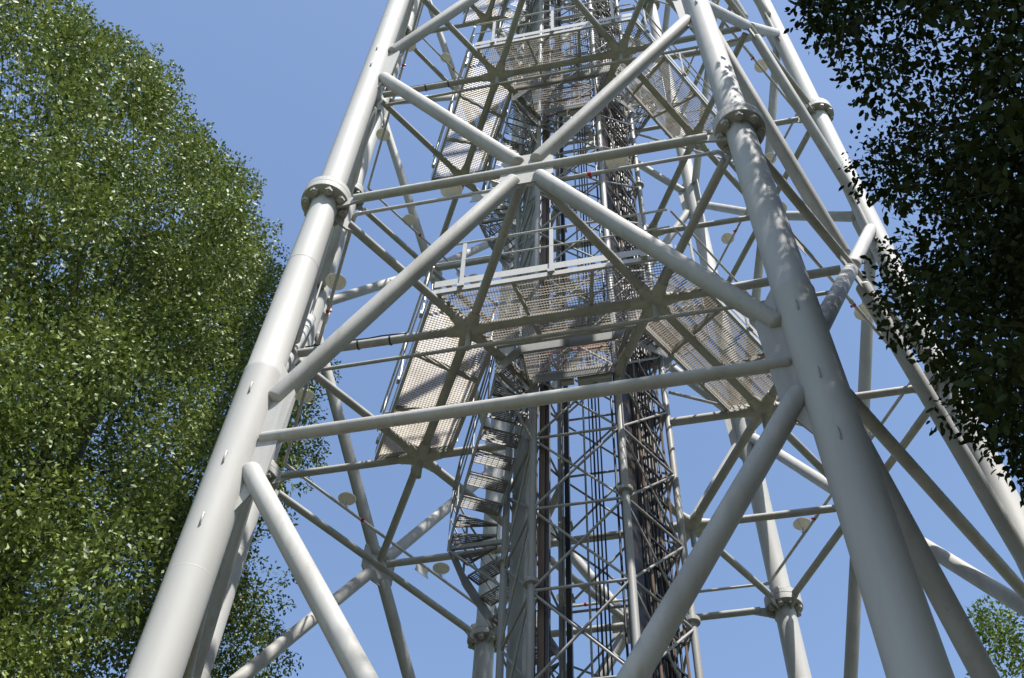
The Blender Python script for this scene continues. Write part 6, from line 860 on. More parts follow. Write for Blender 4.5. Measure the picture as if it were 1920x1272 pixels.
CL_FAR = [192,142,180,8,210,181,282,14,224,145,293,8,240,164,279,9,193,237,204,9,173,163,214,7,227,238,302,9,217,144,306,10,204,225,331,9,150,267,260,13,151,219,339,7,216,271,367,7,229,233,321,7,149,259,339,8,236,231,240,15,188,270,145,7,176,236,152,13,162,176,136,13,256,162,296,13,204,179,235,10,216,239,180,7,220,242,202,8,229,224,210,6,228,268,357,11,193,176,195,7,228,199,363,3,209,162,195,5,158,170,259,10,159,205,302,8,155,248,210,11,158,149,308,10,195,261,149,8,200,161,199,7,231,270,247,7,181,234,125,13,233,190,334,13,209,149,323,8,172,202,165,8,244,233,288,14,176,251,161,10,135,156,279,7,177,210,188,9,164,178,307,14,116,219,176,9,154,190,298,12,130,163,209,9,201,294,249,11,186,149,187,9,191,162,255,13,210,206,184,6,192,259,188,9,178,234,178,8,221,178,330,8,187,245,232,7,236,254,282,14,172,275,163,14,249,210,260,9,220,148,264,7,141,280,246,7,158,219,198,15,183,240,117,6,221,232,380,8,202,287,347,11,184,199,336,14,168,277,316,15,146,178,342,11,139,181,216,9,165,168,295,7,251,263,246,10,181,191,211,9,172,281,343,7,186,251,186,7,142,160,327,7,225,288,264,14,189,176,231,7,189,240,212,9,249,221,303,11,272,212,320,8,194,221,335,8,216,160,310,8,190,259,333,15,162,289,218,8,192,304,307,8,193,154,229,7,166,152,243,14,144,185,242,7,170,287,256,7,112,252,224,9,154,181,159,7,205,291,260,8,212,202,354,9,235,221,296,7,204,254,310,8,194,244,223,7,145,182,308,11,174,185,275,7,191,150,310,10,158,196,235,11,164,154,166,7,162,245,252,14,168,178,230,8,224,184,346,7,131,193,261,7,184,231,391,3,213,178,312,9,199,271,235,7,170,199,232,11,133,218,166,9,193,294,323,12,166,203,194,7,149,189,359,10,192,146,291,9,241,241,374,7,243,221,276,12,147,207,296,7,214,289,224,9,253,252,271,7,126,250,204,11,197,247,386,8,116,214,190,8,135,249,309,3,159,206,200,9,167,237,291,7,250,274,253,11,141,193,187,13,238,253,367,8,191,247,160,14,223,275,264,10,234,219,315,11,180,223,126,7,129,175,223,9,193,278,361,10,151,281,202,10,206,275,201,11,248,212,312,7,195,196,317,10,171,277,152,7,218,234,222,7,184,283,180,9,151,223,389,5,226,212,292,7,160,239,176,7,160,159,230,10,182,248,274,10,234,178,282,9,181,140,209,7,187,273,301,8,250,209,340,8,151,253,274,12,133,208,269,7,157,217,165,12,253,212,256,4,227,253,231,12,233,160,297,14,206,199,329,13,147,231,133,12,151,265,153,15,235,276,212,11,158,160,316,7,187,185,312,11,184,180,223,8,155,240,230,15,191,250,270,9,257,182,327,12,206,140,314,10,197,148,254,10,189,166,213,12,135,261,178,9,140,210,207,7,124,228,262,7,252,213,368,6,247,255,337,9,242,199,268,10,231,233,250,9,138,210,321,7,223,207,361,7,216,128,274,11,236,274,298,10,171,216,311,13,146,229,288,11,126,217,200,7,132,252,239,10,120,272,248,9,149,290,229,13,142,149,236,7,196,260,198,10,136,278,287,8,182,243,341,10,199,232,349,7,203,170,305,12,218,200,359,7,166,254,358,8,160,206,244,7,158,158,293,10,233,253,255,10,145,241,207,8,135,238,216,9,164,245,269,7,217,173,336,7,192,226,166,7,191,287,203,11,136,255,251,9,142,197,362,7,234,176,257,8,218,271,296,9,109,217,223,4,133,233,305,4,181,286,289,7,259,194,294,11,150,160,242,7,212,264,275,8,184,248,163,7,172,259,250,13,248,236,339,8,255,246,368,13,181,228,142,12,184,267,347,14,198,167,234,7,135,159,307,12,168,302,254,7,154,207,218,7,202,293,270,7,173,146,300,11,191,152,266,9,150,173,196,10,254,213,285,13,158,275,235,9,172,172,150,7,246,260,278,10,178,134,312,6,224,174,243,8,232,204,316,7,187,292,299,9,160,181,330,9,210,258,399,13,149,253,386,4,174,285,278,8,136,189,310,10,151,271,355,10,174,175,135,8,160,204,348,7,209,202,210,9,167,232,318,9,222,156,278,12,165,177,320,11,136,231,167,9,179,202,177,11,191,256,137,7,174,153,249,8,219,276,192,10,176,168,300,11,146,196,172,7,167,256,337,7,153,166,151,9,200,168,269,13,177,299,239,8,138,219,307,8,171,234,204,10,169,163,304,7,239,210,370,7]
CL_DARK_TOP = [253,-116,332,10,145,-213,167,12,217,-278,394,18,150,-141,305,12,245,-238,342,15,273,-153,283,11,224,-104,297,19,172,-261,297,17,153,-258,175,10,191,-224,174,10,245,-185,391,10,127,-206,293,11,138,-126,352,15,243,-214,188,17,177,-130,241,11,194,-260,358,20,135,-192,343,13,190,-90,368,11,214,-189,386,11,167,-183,206,12,241,-221,233,11,246,-179,320,18,110,-224,401,13,166,-173,226,11,245,-129,320,10,217,-256,232,10,131,-158,271,17,254,-240,206,16,209,-172,205,15,132,-102,185,14,235,-205,267,10,170,-155,118,18,249,-150,290,11,172,-141,257,10,246,-203,326,13,197,-218,364,16,186,-169,479,12,149,-182,137,21,203,-148,146,19,84,-179,298,21,208,-276,237,12,188,-167,179,11,201,-284,385,10,198,-104,167,19,155,-221,120,22,106,-216,266,18,173,-234,220,10,131,-121,254,16,180,-110,157,10,114,-161,215,10,172,-278,322,21,156,-208,399,16,96,-223,300,14,198,-172,332,10,240,-186,382,11,239,-218,339,11,152,-203,116,19,160,-196,233,22,221,-226,381,19,159,-150,290,15,214,-169,375,21,184,-131,322,12,222,-184,309,22,217,-178,244,16,164,-189,246,18,248,-215,171,6,213,-291,228,10,143,-247,272,11,106,-113,179,13,189,-182,377,10,230,-235,191,17,97,-198,191,16,195,-121,361,10,149,-200,249,17,142,-167,232,10,241,-241,293,18,228,-180,220,13,97,-215,436,15,93,-193,345,10,181,-274,209,19,175,-125,218,14,119,-191,271,10,143,-142,391,10,200,-192,186,14,122,-233,327,10,95,-213,325,10,198,-156,215,17,138,-88,233,14,114,-165,339,13,169,-139,440,12,171,-121,290,13,154,-234,248,19,142,-240,410,20,136,-227,354,21,82,-121,388,7,204,-54,278,14,246,-141,291,10,119,-178,325,14,240,-130,409,16,69,-167,287,6,143,-132,425,15,187,-167,406,14,175,-132,180,17,160,-165,225,10,210,-114,268,18,184,-296,359,10,185,-297,390,11,236,-169,159,13,126,-210,155,17,109,-205,366,19,161,-129,193,11,202,-140,341,14,115,-169,136,15,129,-203,449,20,235,-168,195,15,191,-223,381,15,202,-76,326,13,205,-171,295,12,173,-215,124,14,217,-198,297,22,211,-167,171,15,158,-83,223,20,115,-170,153,13,132,-185,243,10,172,-138,296,17,119,-215,178,11,123,-220,461,14,200,-108,140,17,102,-174,306,15,177,-180,216,17,108,-183,197,18,101,-200,275,15,255,-181,396,11,113,-218,327,19,209,-251,276,22,94,-132,355,13,120,-168,296,16,146,-179,341,12,136,-212,208,20,137,-195,189,15,202,-193,333,10,189,-186,169,10,152,-182,193,11,181,-184,450,11,145,-215,253,15,212,-215,312,10,133,-181,214,16,242,-199,250,11,161,-267,419,17,172,-213,270,10,233,-148,266,20,211,-253,325,15,83,-150,357,14,164,-115,328,14,125,-97,161,10,163,-163,469,10,195,-235,213,18,180,-283,209,11,176,-275,259,16,217,-217,250,17,125,-128,343,18,183,-159,214,14,273,-187,317,16,189,-144,136,19,181,-262,280,14,160,-160,360,10,179,-226,262,17,185,-265,315,10,153,-282,213,10,167,-138,176,11,177,-256,179,17,170,-83,351,12,169,-168,152,12,218,-98,370,18,160,-70,237,14,184,-157,132,12,251,-117,309,16,92,-183,218,11,143,-232,395,11,144,-239,385,10,207,-188,232,16,123,-245,168,22,247,-200,402,15,141,-176,303,14,184,-164,285,11,221,-149,228,15,233,-129,190,11,210,-87,285,16,213,-283,296,17,193,-194,239,15,193,-224,453,10,153,-213,413,10,260,-174,271,11,116,-240,129,14,191,-295,245,15,169,-64,272,15,99,-230,267,15,129,-159,448,18,183,-253,303,19,135,-199,437,10,181,-193,462,16,80,-191,399,6,190,-217,423,14,150,-272,367,13,174,-291,274,11,197,-152,193,13,222,-303,282,10,191,-130,428,19,134,-120,406,21,179,-98,237,10,163,-272,369,10,237,-228,274,16,106,-196,245,15,207,-279,278,19,164,-163,180,16,152,-171,165,10,86,-167,261,16,96,-215,148,10,187,-209,207,18,177,-67,289,21,274,-177,283,17,173,-153,313,16,256,-159,394,18,209,-152,419,16,195,-154,419,10,162,-150,447,12,199,-296,325,19,151,-170,214,19,208,-217,231,10,193,-147,184,11,204,-285,312,20,187,-173,151,12,205,-154,464,17,136,-82,248,18,258,-174,340,10,182,-222,365,20,149,-151,188,14,236,-197,341,18,225,-177,417,19,148,-219,279,10,192,-296,227,13,190,-114,408,11,184,-248,258,17,141,-197,419,14,234,-220,173,11,160,-241,464,14,202,-208,253,19,190,-210,348,14,229,-281,257,13,98,-216,392,10,156,-295,211,10,145,-174,357,15,175,-62,309,10,159,-198,192,10,169,-301,294,12,143,-161,414,14,267,-147,341,20,160,-140,468,13,142,-147,359,15,249,-187,289,11,217,-224,224,10,199,-184,388,13,131,-103,236,20,97,-180,155,16,135,-236,355,10,171,-169,346,11,115,-227,313,16,219,-137,423,10,179,-218,310,10,176,-227,373,13,171,-179,411,21,249,-233,246,14,170,-262,320,11,212,-237,187,13,125,-242,224,17,151,-121,289,16,119,-234,369,14,206,-199,433,12,134,-206,365,20,161,-93,280,12,263,-152,219,10,161,-191,356,17,233,-155,276,11,102,-233,326,11,171,-156,267,19,151,-137,280,13,160,-249,306,20,115,-249,222,15,213,-136,202,17,176,-214,376,11,260,-188,332,10,176,-209,255,12,173,-218,388,17,171,-267,248,11,222,-111,361,10,243,-243,225,18,261,-168,316,12,122,-131,183,17,184,-168,262,12,136,-229,455,10,165,-165,137,15,172,-239,359,18,203,-203,405,10,213,-175,360,18,171,-108,189,10,173,-230,228,10,75,-158,288,9,137,-202,281,14,198,-238,327,10,198,-184,323,15,203,-153,364,12,160,-142,324,18,230,-176,190,13,240,-185,174,11,215,-160,215,16,196,-179,148,12,113,-180,366,11,173,-73,195,10,132,-224,164,17,87,-185,257,17,250,-133,250,15,131,-225,311,12,153,-172,259,19,188,-192,414,15,236,-180,229,15,154,-104,177,11,143,-280,430,16,102,-193,403,22,176,-48,308,10,150,-156,419,10,119,-130,390,14,176,-308,249,19,99,-173,162,12,214,-153,203,17,161,-155,135,14,201,-250,325,10,139,-181,201,10,223,-95,346,19,175,-113,308,13,201,-135,207,14,151,-225,465,18,200,-148,396,13,220,-215,409,17,153,-160,256,14,196,-120,274,12,154,-227,270,16,173,-172,365,20,150,-218,342,18,172,-129,261,11,184,-86,380,13,202,-77,261,13,197,-166,280,12,227,-167,267,20,135,-238,233,10,255,-162,260,12,152,-151,311,15,88,-185,350,10,202,-186,451,17,128,-238,273,17,200,-134,251,12,184,-277,327,12,102,-186,376,18,229,-181,276,10,182,-99,351,18,198,-54,260,11,254,-246,356,10,153,-280,423,11,195,-128,308,21,150,-282,402,10,199,-247,198,11,208,-217,393,18,205,-120,291,11,249,-124,202,10,94,-139,380,10,163,-150,197,12,128,-175,366,10,153,-155,384,10,243,-230,302,10,171,-236,287,20,117,-193,317,10,202,-185,129,16,152,-129,197,10,169,-227,135,18,184,-138,343,10,148,-271,140,9,135,-140,273,11,153,-213,307,14,155,-268,296,16,127,-178,320,12,129,-257,393,17,228,-257,337,16,180,-207,354,12,107,-193,164,19,178,-125,166,14,184,-220,253,13,181,-248,336,15,240,-121,257,12,146,-194,367,13,219,-92,304,10,107,-228,348,10,207,-143,217,14,219,-280,267,10,107,-198,329,21,148,-192,401,16,197,-230,266,10,142,-171,345,10,162,-96,339,14,213,-145,152,14,263,-152,248,11,224,-248,208,20,147,-203,230,18,191,-242,350,10,228,-179,446,20,221,-249,323,10,176,-89,308,19,144,-246,425,21,207,-148,336,11,218,-122,229,14,101,-171,147,12,179,-169,174,12,146,-159,263,10,233,-292,313,13,232,-247,408,20,197,-133,319,15,232,-202,253,12,138,-156,284,17,127,-93,226,14,143,-88,176,19,149,-246,357,17,92,-200,180,14,236,-165,335,11,154,-94,234,15,247,-155,380,13,126,-252,205,19,163,-92,182,20,163,-209,409,14,240,-209,299,11,170,-103,406,17,166,-232,280,11,218,-100,165,17,130,-251,319,10,179,-216,437,13,134,-160,378,20,168,-117,388,20,236,-233,257,12,173,-173,328,12,215,-246,440,13,134,-264,285,12,221,-254,263,15,138,-217,390,18,198,-228,347,11,241,-97,328,11,146,-193,214,15,143,-118,140,15,129,-264,228,14,223,-82,306,11,257,-164,222,10,163,-227,437,11,150,-139,234,12,143,-118,403,11,179,-115,358,14,164,-220,280,11,100,-204,288,10,251,-227,197,10,86,-149,313,11,202,-206,268,15,134,-267,140,14,116,-164,144,11,177,-98,331,13,155,-192,457,11,189,-167,348,21,118,-249,398,12,208,-180,287,11,256,-211,390,19,211,-160,355,11,227,-158,343,11,233,-131,329,15,208,-304,226,8,160,-202,332,19,207,-265,201,14,112,-133,359,19,115,-199,190,10,169,-118,142,16,234,-269,383,10,181,-74,230,13,190,-172,387,12,163,-237,336,21,82,-172,371,11,231,-196,233,13,206,-103,226,14,177,-93,259,17,161,-201,477,19,187,-59,365,13,132,-220,420,18,158,-141,454,12,137,-159,314,17,230,-172,138,15,170,-152,358,13,151,-127,385,10,253,-248,260,11,224,-99,249,15,239,-95,311,11,210,-221,351,17,207,-110,311,16,189,-230,194,20,199,-217,342,10,169,-132,252,13,109,-150,170,13,247,-141,402,15,92,-142,404,10,242,-211,348,12,104,-163,353,19,163,-210,344,14,84,-129,389,8,231,-276,323,10,222,-161,146,13,179,-315,350,10,194,-208,469,13,152,-287,244,10,175,-296,356,10,179,-197,424,16,166,-77,296,15,74,-183,311,9,190,-107,313,15,184,-307,370,10,232,-198,323,16,181,-84,204,14,150,-176,143,10,159,-299,333,12,186,-202,127,10,167,-275,271,10,223,-196,434,14,224,-197,167,12,166,-242,269,11,142,-117,200,16,197,-302,295,13,150,-117,246,11,115,-196,296,15,183,-150,276,11,141,-70,235,13,127,-135,380,10,229,-136,402,15,247,-98,287,21,177,-144,423,17,219,-287,339,16,110,-189,438,13,153,-287,348,21,210,-121,385,10,193,-316,330,22,155,-269,166,15,178,-100,375,15,172,-281,305,10,151,-139,467,11,128,-214,183,13,207,-126,408,11,125,-174,220,12,148,-169,311,13,185,-235,224,10,143,-190,327,16,132,-250,412,11,210,-131,164,13,185,-268,343,14,251,-215,271,12,226,-146,177,19,114,-197,418,10,185,-131,214,13,230,-146,326,12,155,-211,249,13,268,-189,308,10,100,-174,399,12,200,-174,348,12,97,-225,246,15,225,-232,333,13,177,-210,410,17,127,-138,152,18,214,-249,347,13,129,-173,136,15,131,-227,284,11,241,-157,215,15,260,-132,232,16,125,-147,232,20,185,-193,346,19,178,-50,270,10,107,-162,394,14,212,-223,435,12,225,-175,427,11,157,-191,426,15,229,-233,394,20,161,-194,147,11,169,-107,132,10,199,-275,224,10,164,-178,157,14,197,-304,341,10,165,-241,213,13,68,-186,274,6,109,-196,120,15,223,-194,364,18,162,-254,351,16,170,-156,200,13,144,-120,171,16,183,-215,267,10,155,-241,170,10,211,-171,325,17,121,-168,344,11,210,-159,242,14,218,-197,213,11,151,-224,218,14,154,-236,398,10,233,-153,338,11,179,-167,229,16,145,-147,315,10,176,-76,285,12,123,-215,142,11,122,-256,329,15,166,-213,400,10,156,-141,285,10,146,-203,465,11,89,-215,251,10,264,-179,369,10,263,-205,377,12,183,-226,350,15,217,-211,180,16,138,-235,275,13,134,-116,377,15,232,-189,177,11,185,-82,395,13,97,-208,237,16,209,-247,165,11,207,-286,193,10,118,-223,207,20,157,-139,395,13,158,-217,457,18,110,-139,409,14,170,-203,157,15,260,-204,304,17,136,-146,323,10,102,-209,204,12,140,-159,450,14,79,-184,346,9,233,-79,280,10,152,-266,381,18,143,-130,274,11,208,-244,261,10,182,-146,300,16,269,-170,341,11,161,-186,385,12,164,-146,364,12,147,-129,441,16,229,-234,267,10,138,-159,175,20,179,-156,306,11,125,-212,271,15,136,-121,371,10,215,-130,394,17,209,-300,269,10,121,-220,337,16,210,-123,257,10,168,-301,345,11,183,-236,164,10,234,-102,374,13,222,-121,427,11,187,-165,376,17,151,-215,379,14,126,-205,208,10,140,-126,236,20,213,-179,182,21,162,-140,409,10,148,-108,185,10,192,-79,408,12,142,-216,327,13,229,-138,274,10,115,-161,118,18,154,-173,425,10,243,-203,308,10,242,-170,259,11,175,-260,421,10,218,-153,311,20,123,-177,468,16,243,-113,330,10,171,-226,411,12,152,-136,357,18,154,-152,211,17,254,-203,283,11,154,-125,114,13,209,-190,357,12,216,-291,204,10,129,-71,241,14,119,-225,270,12,181,-282,372,10,159,-144,234,11,178,-297,306,10,211,-125,334,14,202,-308,309,17,251,-137,274,12,151,-260,218,12,223,-264,211,17,230,-101,206,10,219,-171,349,10,210,-204,420,18,140,-248,254,18,223,-110,191,20,151,-153,348,18,159,-257,320,15,236,-124,286,11,218,-170,401,17,136,-218,192,12,214,-138,365,19,200,-217,266,14,125,-260,344,14,207,-90,197,16,205,-66,296,10,132,-253,222,10,167,-80,310,15,108,-167,183,20,209,-151,322,18,170,-224,327,14,165,-194,386,11,176,-100,145,19,159,-163,207,12,140,-154,297,12,176,-114,221,13,110,-168,299,12,158,-223,368,19,165,-156,406,19,269,-226,308,22,170,-264,408,15,141,-194,144,12,186,-176,197,21,110,-192,348,13,220,-206,155,13,216,-95,239,11,150,-175,441,12,147,-164,403,12,149,-172,462,14,189,-124,118,20,125,-157,156,11,176,-206,324,19,237,-207,423,18,114,-239,184,14,240,-187,427,13,162,-169,121,18,139,-169,375,11,155,-87,307,12,144,-206,249,10,149,-246,234,16,151,-130,150,22,143,-149,239,14,152,-129,362,10,224,-141,217,13,201,-190,271,10,209,-270,364,21,187,-184,233,11,178,-160,367,16,185,-136,309,14,73,-184,259,16,153,-263,246,15,134,-180,234,10,216,-151,245,10,169,-213,154,13,117,-210,260,12,206,-254,237,10,200,-156,111,18,169,-188,453,14,158,-108,255,11,91,-175,338,19,232,-200,310,15,202,-227,253,15,253,-164,302,14,164,-114,302,11,169,-145,311,10,166,-201,223,12,123,-239,308,10,159,-142,269,17,152,-269,281,14,210,-265,273,13,143,-203,161,11,245,-230,284,13,123,-157,407,10,194,-103,410,10,230,-197,281,21,134,-257,385,10,176,-283,242,20,119,-131,218,10,245,-169,369,19,226,-160,292,12,119,-188,176,12,181,-245,244,17,160,-181,372,14,167,-289,385,18,138,-226,386,10,143,-229,406,12,234,-166,356,20,181,-187,421,11,154,-101,269,17,116,-160,353,10,219,-197,285,13,194,-83,368,10,178,-73,177,10,123,-155,286,11,252,-209,236,19]
CL_TALL_CORE = [-142,-75,353,17,-226,38,444,21,-215,-72,461,16,-216,-31,278,11,-208,-72,175,15,-244,38,243,17,-263,-69,134,19,-283,-39,290,23,-194,-2,182,14,-156,-58,75,19,-197,-25,160,16,-263,5,303,10,-228,38,185,12,-163,-79,326,17,-151,40,280,18,-196,-35,257,18,-182,16,516,14,-188,-1,126,15,-221,11,559,18,-179,24,351,12,-241,-67,442,15,-139,-9,356,14,-192,-114,448,12,-198,58,359,10,-203,-40,90,17,-191,-10,287,16,-257,30,328,22,-152,-39,255,17,-165,-7,118,12,-225,-35,495,23,-168,-90,158,22,-209,-95,325,23,-254,-26,296,13,-231,-34,137,23,-185,-79,234,12,-191,46,243,19,-229,-107,383,18,-199,-72,200,21,-196,0,464,11,-188,-103,266,13,-234,-3,212,11,-226,37,333,11,-279,-35,445,13,-216,18,179,10,-209,71,226,11,-173,-110,270,11,-184,1,377,11,-270,-44,372,18,-194,50,370,10,-274,-3,459,13,-176,-66,142,14,-184,-45,317,17,-228,14,274,13,-235,-29,209,18,-184,-2,246,15,-194,-14,371,12,-198,13,263,12,-151,-30,284,11,-245,-16,56,20,-137,24,304,16,-156,-29,393,10,-181,34,258,10,-143,7,209,11,-189,25,484,22,-148,-48,102,14,-134,19,273,16,-245,-97,361,15,-244,-67,116,21,-183,-121,183,12,-222,35,369,12,-285,-25,385,17,-283,-19,331,13,-207,26,337,10,-206,0,253,11,-158,6,396,10,-231,33,254,10,-211,78,302,15,-273,-21,475,15,-212,-32,562,9,-199,-55,386,10,-177,-24,332,11,-265,-73,482,21,-135,-42,425,11,-140,2,246,11,-221,-99,301,14,-208,-62,304,12,-179,45,294,21,-217,-70,90,16,-189,14,80,19,-190,12,317,20,-162,-73,455,9,-161,-112,313,14,-228,-127,350,14,-205,-112,366,18,-226,-47,339,13,-186,-117,213,18,-136,-69,167,16,-174,37,82,11,-245,11,289,18,-167,-19,501,7,-189,-45,282,14,-208,-104,400,17,-259,-112,234,13,-207,-12,121,14,-195,-42,269,11,-190,-6,213,11,-263,5,238,22,-176,-45,105,23,-157,-28,349,11,-242,22,467,19,-170,-73,215,11,-203,47,451,18,-228,8,162,11,-130,32,393,15,-269,-96,452,10,-170,66,464,12,-159,-64,254,11,-245,-39,176,16,-249,-76,273,17,-175,1,291,11,-262,-95,190,18,-217,44,84,18,-202,-124,403,11,-244,-42,523,11,-205,12,292,21,-182,-64,409,15,-141,-66,258,10,-219,2,333,10,-212,-106,491,11,-153,-48,365,21,-234,-24,441,11,-144,46,362,11,-162,53,122,11,-158,-2,206,14,-139,-94,305,16,-206,-23,399,10,-202,36,412,13,-165,16,150,12,-224,74,386,23,-164,-16,462,16,-175,-20,352,10,-197,43,177,10,-165,-23,85,11,-208,-10,244,10,-263,-92,278,16,-196,-33,353,16,-226,-16,269,14,-272,-13,344,15,-276,-8,369,19,-158,-81,234,14,-241,3,133,22,-213,-66,368,20,-264,61,425,22,-165,-12,143,15,-211,-5,313,11,-236,-30,273,10,-206,-9,387,14,-194,68,225,11,-224,48,401,20,-178,-40,361,12,-225,40,419,11,-222,29,275,13,-207,51,401,14,-192,-80,497,10,-171,-20,219,13,-203,-53,354,17,-273,-26,317,12,-177,-18,107,15,-137,-67,305,11,-139,-2,404,15,-211,-64,148,17,-154,47,186,11,-205,-4,219,10,-256,-35,75,12,-251,54,344,10,-226,-39,70,17,-207,-117,282,12,-142,5,422,15,-259,-47,328,18,-220,-31,367,16,-171,-26,418,19,-162,48,337,21,-214,-36,226,21,-183,-104,220,12,-226,24,145,10,-265,-95,234,13,-211,-90,341,13,-170,-2,448,17,-213,35,485,19,-223,-27,457,14,-157,17,462,14,-210,-10,138,13,-274,-69,246,19,-220,-35,166,17,-208,-76,282,19,-175,-34,405,12,-230,-88,215,12,-193,-74,458,17,-168,3,417,16,-281,28,448,19,-195,-49,337,10,-144,-63,329,12,-264,-23,272,11,-212,-35,478,16,-140,-14,206,10,-272,-103,290,15,-152,50,308,11,-260,-16,422,12,-236,-22,164,12,-270,-79,411,23,-125,-50,316,19,-231,56,228,11,-222,-45,534,12,-187,-16,229,12,-236,-70,280,12,-161,7,482,14,-245,-91,415,19,-197,20,438,11,-267,47,341,10,-172,23,400,12,-145,39,416,11,-255,-26,533,16,-206,35,263,12,-235,-109,267,15,-193,73,433,11,-175,9,166,12,-163,-55,105,11,-181,39,112,20,-254,-9,147,10,-216,-104,125,12,-244,65,309,10,-204,-60,283,14,-235,-50,353,10,-166,35,482,10,-236,-52,186,13,-144,58,239,11,-124,-22,267,10,-201,-104,250,17,-230,-87,124,10,-241,76,287,18,-225,-46,106,11,-220,13,347,13,-193,-12,327,13,-227,2,402,19,-234,-42,395,20,-135,-78,293,13,-258,63,231,22,-198,-82,384,16,-185,15,218,13,-184,-55,392,11,-181,-1,405,12,-151,-116,350,23,-219,-93,146,11,-153,-88,215,12,-268,-76,368,17,-211,-62,494,14,-271,-18,415,10,-275,-53,105,21,-261,-37,416,13,-195,-58,86,15,-207,18,458,14,-218,-6,164,14,-125,16,332,20,-274,50,362,14,-188,-20,267,17,-187,-119,302,13,-277,-3,279,18,-132,43,251,13,-273,26,192,22,-246,-51,451,10,-225,-111,316,13,-141,-105,383,16,-174,-69,275,11,-155,-59,211,11,-181,-87,356,10,-169,3,341,17,-203,41,538,12,-216,-111,170,11,-247,-88,204,10,-182,-33,417,11,-236,1,355,13,-259,-40,473,11,-204,-77,348,13,-170,-32,127,20,-214,5,368,15,-261,-62,312,16,-235,-19,397,11,-155,-23,213,14,-147,-30,365,14,-146,-21,442,11,-257,-5,332,11,-242,-7,477,10,-201,-33,199,14,-146,-85,299,10,-250,9,262,18,-172,-14,379,13,-283,-55,348,23,-254,-118,316,13,-153,-54,288,10,-180,25,236,14,-145,-16,246,11,-228,-73,75,14,-196,39,78,18,-194,-99,327,13,-224,-19,109,14,-161,34,307,13,-161,52,476,9,-204,-24,232,11,-227,-60,174,12,-226,65,346,10,-186,-51,507,11,-270,53,209,13,-213,25,236,15,-171,-72,86,12,-212,57,330,12,-227,-7,467,12,-259,-5,170,14,-152,-92,427,12,-144,15,396,10,-259,46,266,23,-249,15,193,10,-215,-115,467,14,-247,-23,461,12,-234,-35,289,13,-260,-61,263,16,-276,-49,162,18,-263,-43,88,13,-147,-85,388,11,-234,22,184,14,-232,-64,394,17,-213,-18,336,13,-244,17,374,12,-248,-93,346,13,-271,-70,320,11,-267,-25,109,14,-192,-66,298,11,-221,-10,206,13,-150,-29,84,13,-233,71,263,15,-216,-39,139,10,-152,-5,83,12,-213,-1,453,15,-164,32,377,12,-214,-54,260,10,-249,-58,244,17,-188,67,264,22,-206,44,249,11,-240,-31,303,13,-160,-121,396,13,-205,-76,301,11,-224,-97,240,17,-205,-113,434,14,-169,-31,277,12,-143,-44,174,15,-250,69,208,16,-193,-15,189,10,-133,25,361,19,-231,2,434,15,-239,-50,114,11,-230,44,304,10,-243,12,322,16,-249,-10,517,13,-269,33,176,12,-146,-91,111,18,-237,-108,162,13,-209,45,431,15,-193,78,239,10,-165,-80,374,10,-191,-113,468,7,-197,-96,173,14,-198,-91,403,10,-184,-108,115,13,-184,-4,307,14,-248,71,367,19,-194,-68,140,13,-223,-67,539,18,-166,28,331,12,-237,67,335,12,-238,42,530,11,-253,-96,313,12,-198,14,369,13,-181,-124,251,18,-237,-50,132,13,-248,-42,209,11,-245,-20,136,13,-220,24,87,12,-124,-60,335,17,-261,-21,132,12,-270,33,244,14,-281,-57,135,13]
CL_NEAR_CORE = [-184,-104,100,9,-156,-116,169,18,-145,-101,159,9,-121,-90,169,9,-166,-117,146,11,-180,-123,118,9,-124,-86,188,14,-133,-116,169,15,-179,-91,213,9,-130,-83,152,12,-152,-126,105,18,-162,-125,135,10,-144,-89,197,18,-155,-84,149,10,-163,-95,179,16,-165,-109,137,9,-125,-102,102,14,-175,-69,140,14,-136,-87,124,9,-148,-75,142,10,-179,-107,157,13,-138,-98,144,9,-162,-86,157,9,-187,-112,161,9,-139,-97,212,12,-144,-85,160,9,-178,-116,184,16,-136,-99,123,9,-186,-104,143,11,-176,-76,125,11,-162,-127,211,19,-133,-119,180,9,-165,-76,134,9,-131,-107,159,10,-146,-100,175,11,-179,-107,194,12,-171,-76,113,9,-150,-86,90,8,-168,-124,119,9,-135,-131,150,9,-142,-66,129,12,-171,-92,98,15,-172,-71,171,13,-167,-110,93,9,-146,-94,119,9,-177,-99,178,11,-165,-87,185,9,-137,-111,141,9,-124,-101,185,9,-147,-105,135,9,-139,-71,190,8,-144,-116,211,15,-188,-94,122,15,-189,-104,174,10,-171,-95,118,10,-146,-91,182,9,-152,-131,143,11,-143,-133,167,9,-142,-77,120,9,-131,-86,180,8,-147,-104,86,14,-176,-111,133,9,-188,-83,133,9,-168,-106,215,12,-156,-123,191,12,-153,-89,223,12,-138,-77,201,9,-127,-118,113,11,-156,-105,93,10,-190,-111,124,9,-167,-122,171,9,-154,-109,152,9,-158,-85,197,8,-182,-92,192,11,-158,-118,113,9,-168,-82,82,13,-132,-110,126,9,-164,-96,143,12,-156,-93,109,9,-166,-90,171,8]
